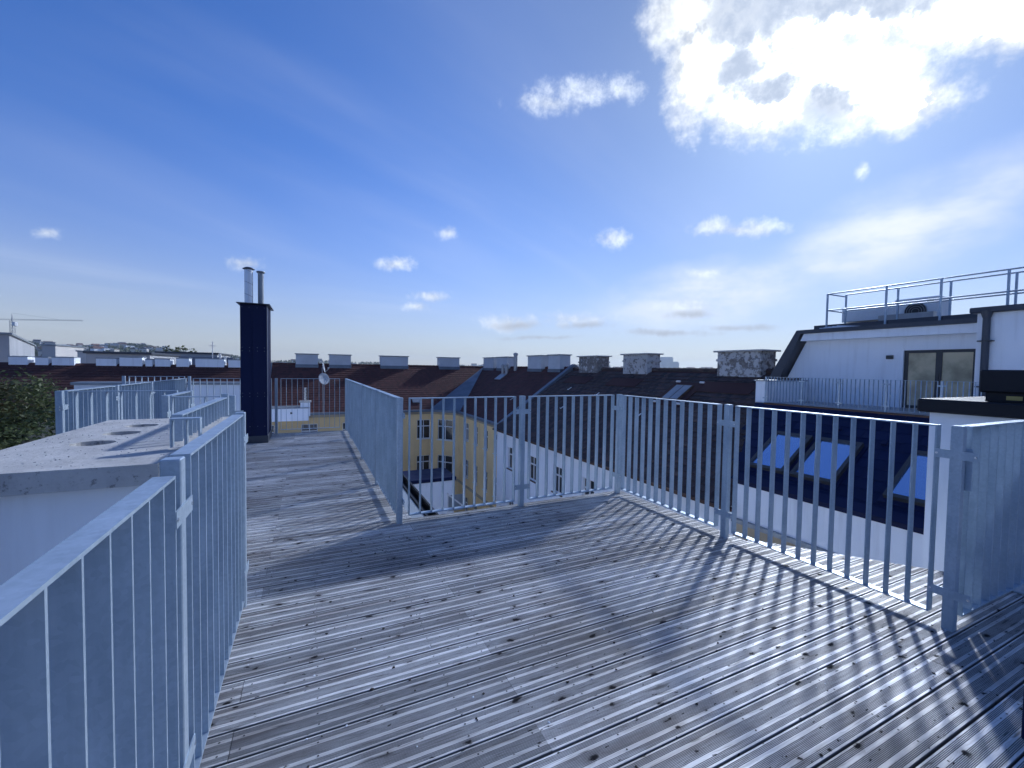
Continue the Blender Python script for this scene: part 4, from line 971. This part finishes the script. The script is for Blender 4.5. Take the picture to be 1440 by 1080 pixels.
# ------------------------------------------------------------------ trees
def tree(label, base, H, crown_r, crown_z, n_leaf, leaf, seed, group, trunk_r=.16, squash=1., limbs=7):
    rn = random.Random(seed); t = thing('tree', label, 'tree', group, base)
    tb = MB(); tips = []
    fork = H-crown_z*1.9 if H-crown_z*1.9 > H*.3 else H*.35
    tb.tube((0, 0, 0), (0, 0, fork), trunk_r, trunk_r*.7, 9)
    for i in range(limbs):
        a = 2*math.pi*i/limbs+rn.uniform(-.3, .3); el = rn.uniform(.5, 1.3); p = Vector((0, 0, fork-rn.uniform(0, .3))); r = trunk_r*.5
        d = Vector((math.cos(a)*math.cos(el), math.sin(a)*math.cos(el), math.sin(el))); seg = (crown_r+crown_z)*.19
        for s in range(4):
            q = p+d*seg*rn.uniform(.8, 1.1); tb.tube(p, q, r, r*.68, 6, cap=False); tips.append(q)
            for _ in range(2):
                e = (d+Vector((rn.uniform(-1, 1), rn.uniform(-1, 1), rn.uniform(-.4, .8)))).normalized(); w = q+e*seg*.8; tb.tube(q, w, r*.45, r*.15, 5, cap=False); tips.append(w)
            d = (d+Vector((rn.uniform(-.35, .35), rn.uniform(-.35, .35), rn.uniform(-.2, .25)))).normalized(); p = q; r *= .66
    obj('trunk', tb, M['bark'], t, smooth=True)
    cl = []
    cz = H-crown_z
    for i in range(max(14, n_leaf//190)):
        while True:
            v = Vector((rn.uniform(-1, 1), rn.uniform(-1, 1), rn.uniform(-1, 1)))
            if .35 < v.length < 1: break
        cl.append((Vector((v.x*crown_r, v.y*crown_r, cz+v.z*crown_z)), rn.uniform(.13, .27)*crown_r, rn.random()))
    cl += [(q, crown_r*.16, rn.random()) for q in tips if q.z > cz-crown_z*.9 and ((q.x/crown_r)**2+(q.y/crown_r)**2+((q.z-cz)/crown_z)**2) < 1]
    lf = MB()
    for i in range(n_leaf):
        c, r, tone = rn.choice(cl); v = Vector((rn.gauss(0, .5), rn.gauss(0, .5), rn.gauss(0, .38)))*r; p = c+v
        u = Vector((rn.uniform(-1, 1), rn.uniform(-1, 1), rn.uniform(-.5, .5))).normalized(); w = u.orthogonal().normalized(); w = (w+u.cross(w)*rn.uniform(-1, 1)).normalized(); s = leaf*rn.uniform(.6, 1.3)
        lf.add([p-u*s, p+w*s*.5, p+u*s, p-w*s*.5], [(0, 1, 2, 3)], min(1, max(0, tone*.7+rn.random()*.3)))
    obj('crown', lf, M['foliage'], t)
tree('broad leafy tree at the left edge in front of the brown roof', (-9.3, 18.6, GZ+8), 10.0, 2.6, 1.55, 26000, .066, 5, None, .22)
def tree_far(px, r, top_px, rad, label, seed, n=500, leaf=.5):
    d = look(px, top_px); k = r/math.hypot(d.x, d.y); top = 1.41+d.z*k
    tree(label, (d.x*k, d.y*k, GZ), top-GZ, rad, min(5., rad*1.7), n, leaf, seed, 'trees behind the brown roof', .35)
tree_far(243, 150, 479, 2.4, 'tallest of the trees on the skyline left of the navy chimney', 8, 1400, .32)
tree_far(257, 160, 486, 2.2, 'rounded tree just right of the tallest skyline tree', 9, 1000, .32)
tree_far(267, 165, 487, 1.8, 'slim skyline tree in the middle of the row right of the tallest', 10, 800, .32)
tree_far(277, 160, 486, 2.2, 'last tree of the skyline row, nearest the navy chimney', 12, 900, .32)
wd = MB(); rn = random.Random(77)                     # far woods: one mass of leaf clumps along the slopes
for i in range(1500):
    px = rn.choice((rn.uniform(40, 345), rn.uniform(40, 345), rn.uniform(380, 700))); r = rn.uniform(700, 2300); a = az_of(px); c = Vector((r*math.sin(a), r*math.cos(a), GZ+hill_h(a, r)))
    for k in range(9):
        p = c+Vector((rn.gauss(0, 5), rn.gauss(0, 5), rn.uniform(0, 11))); s = rn.uniform(1.2, 3); u = Vector((rn.uniform(-1, 1), rn.uniform(-1, 1), rn.uniform(-1, 1))).normalized(); w = u.orthogonal()
        wd.add([p-u*s, p+w*s, p+u*s, p-w*s], [(0, 1, 2, 3)], rn.random()*.6)
obj('distant_woods', wd, M['foliage'], kind='stuff', label='dark distant woods scattered over the far slopes')

# ------------------------------------------------------------------ loose grit on the slab and the deck
def grit(name, label, n, pick, r0, r1, mat, seed):
    rn = random.Random(seed); mb = MB()
    for i in range(n):
        x, y, z = pick(rn); r = rn.uniform(r0, r1); a = rn.uniform(0, 6.28); c = [(r*rn.uniform(.6, 1.4)*math.cos(a+k*1.57), r*rn.uniform(.6, 1.4)*math.sin(a+k*1.57)) for k in range(4)]
        mb.add([(x+p, y+q, z) for p, q in c]+[(x+p*.6, y+q*.6, z+r*rn.uniform(.3, .8)) for p, q in c], [(4, 5, 6, 7), (0, 1, 5, 4), (1, 2, 6, 5), (2, 3, 7, 6), (3, 0, 4, 7)])
    o = obj(name, mb, M[mat], kind='stuff', label=label); return o
def on_slab(rn):
    while True:
        x, y = rn.uniform(-1.36, -.62), rn.uniform(2.35, 4.2)
        if all((x-hx)**2+(y-hy)**2 > (hr+.02)**2 for hx, hy, hr in HOLES): return x, y, .9702
grit('slab_grit', 'loose grit and mortar crumbs on the concrete slab', 260, on_slab, .002, .006, 'grey_plaster', 3)
grit('deck_crumbs', 'pale crumbs scattered on the deck boards', 90, lambda rn: (rn.uniform(-.3, 3.0), rn.uniform(.7, 3.6), .001), .002, .006, 'white_plaster', 5)
grit('deck_litter', 'dark bits of leaf litter scattered on the deck boards', 160, lambda rn: (rn.uniform(-.3, 3.1), rn.uniform(.6, 3.7), .001), .003, .009, 'bark', 6)
# ------------------------------------------------------------------ hazy air over the city
hm = bpy.data.materials.new('haze'); hm.use_nodes = True; nt = hm.node_tree; nt.nodes.clear()
ho = nt.nodes.new('ShaderNodeOutputMaterial'); hv = nt.nodes.new('ShaderNodeVolumePrincipled'); nt.links.new(hv.outputs[0], ho.inputs['Volume'])
hv.inputs['Color'].default_value = (.76, .87, 1., 1); hv.inputs['Density'].default_value = 1.3e-4; hv.inputs['Anisotropy'].default_value = .3
hz_ = obj('haze', MB().box(-5000, 5000, -5000, 5000, GZ-1, 125), hm, kind='stuff')
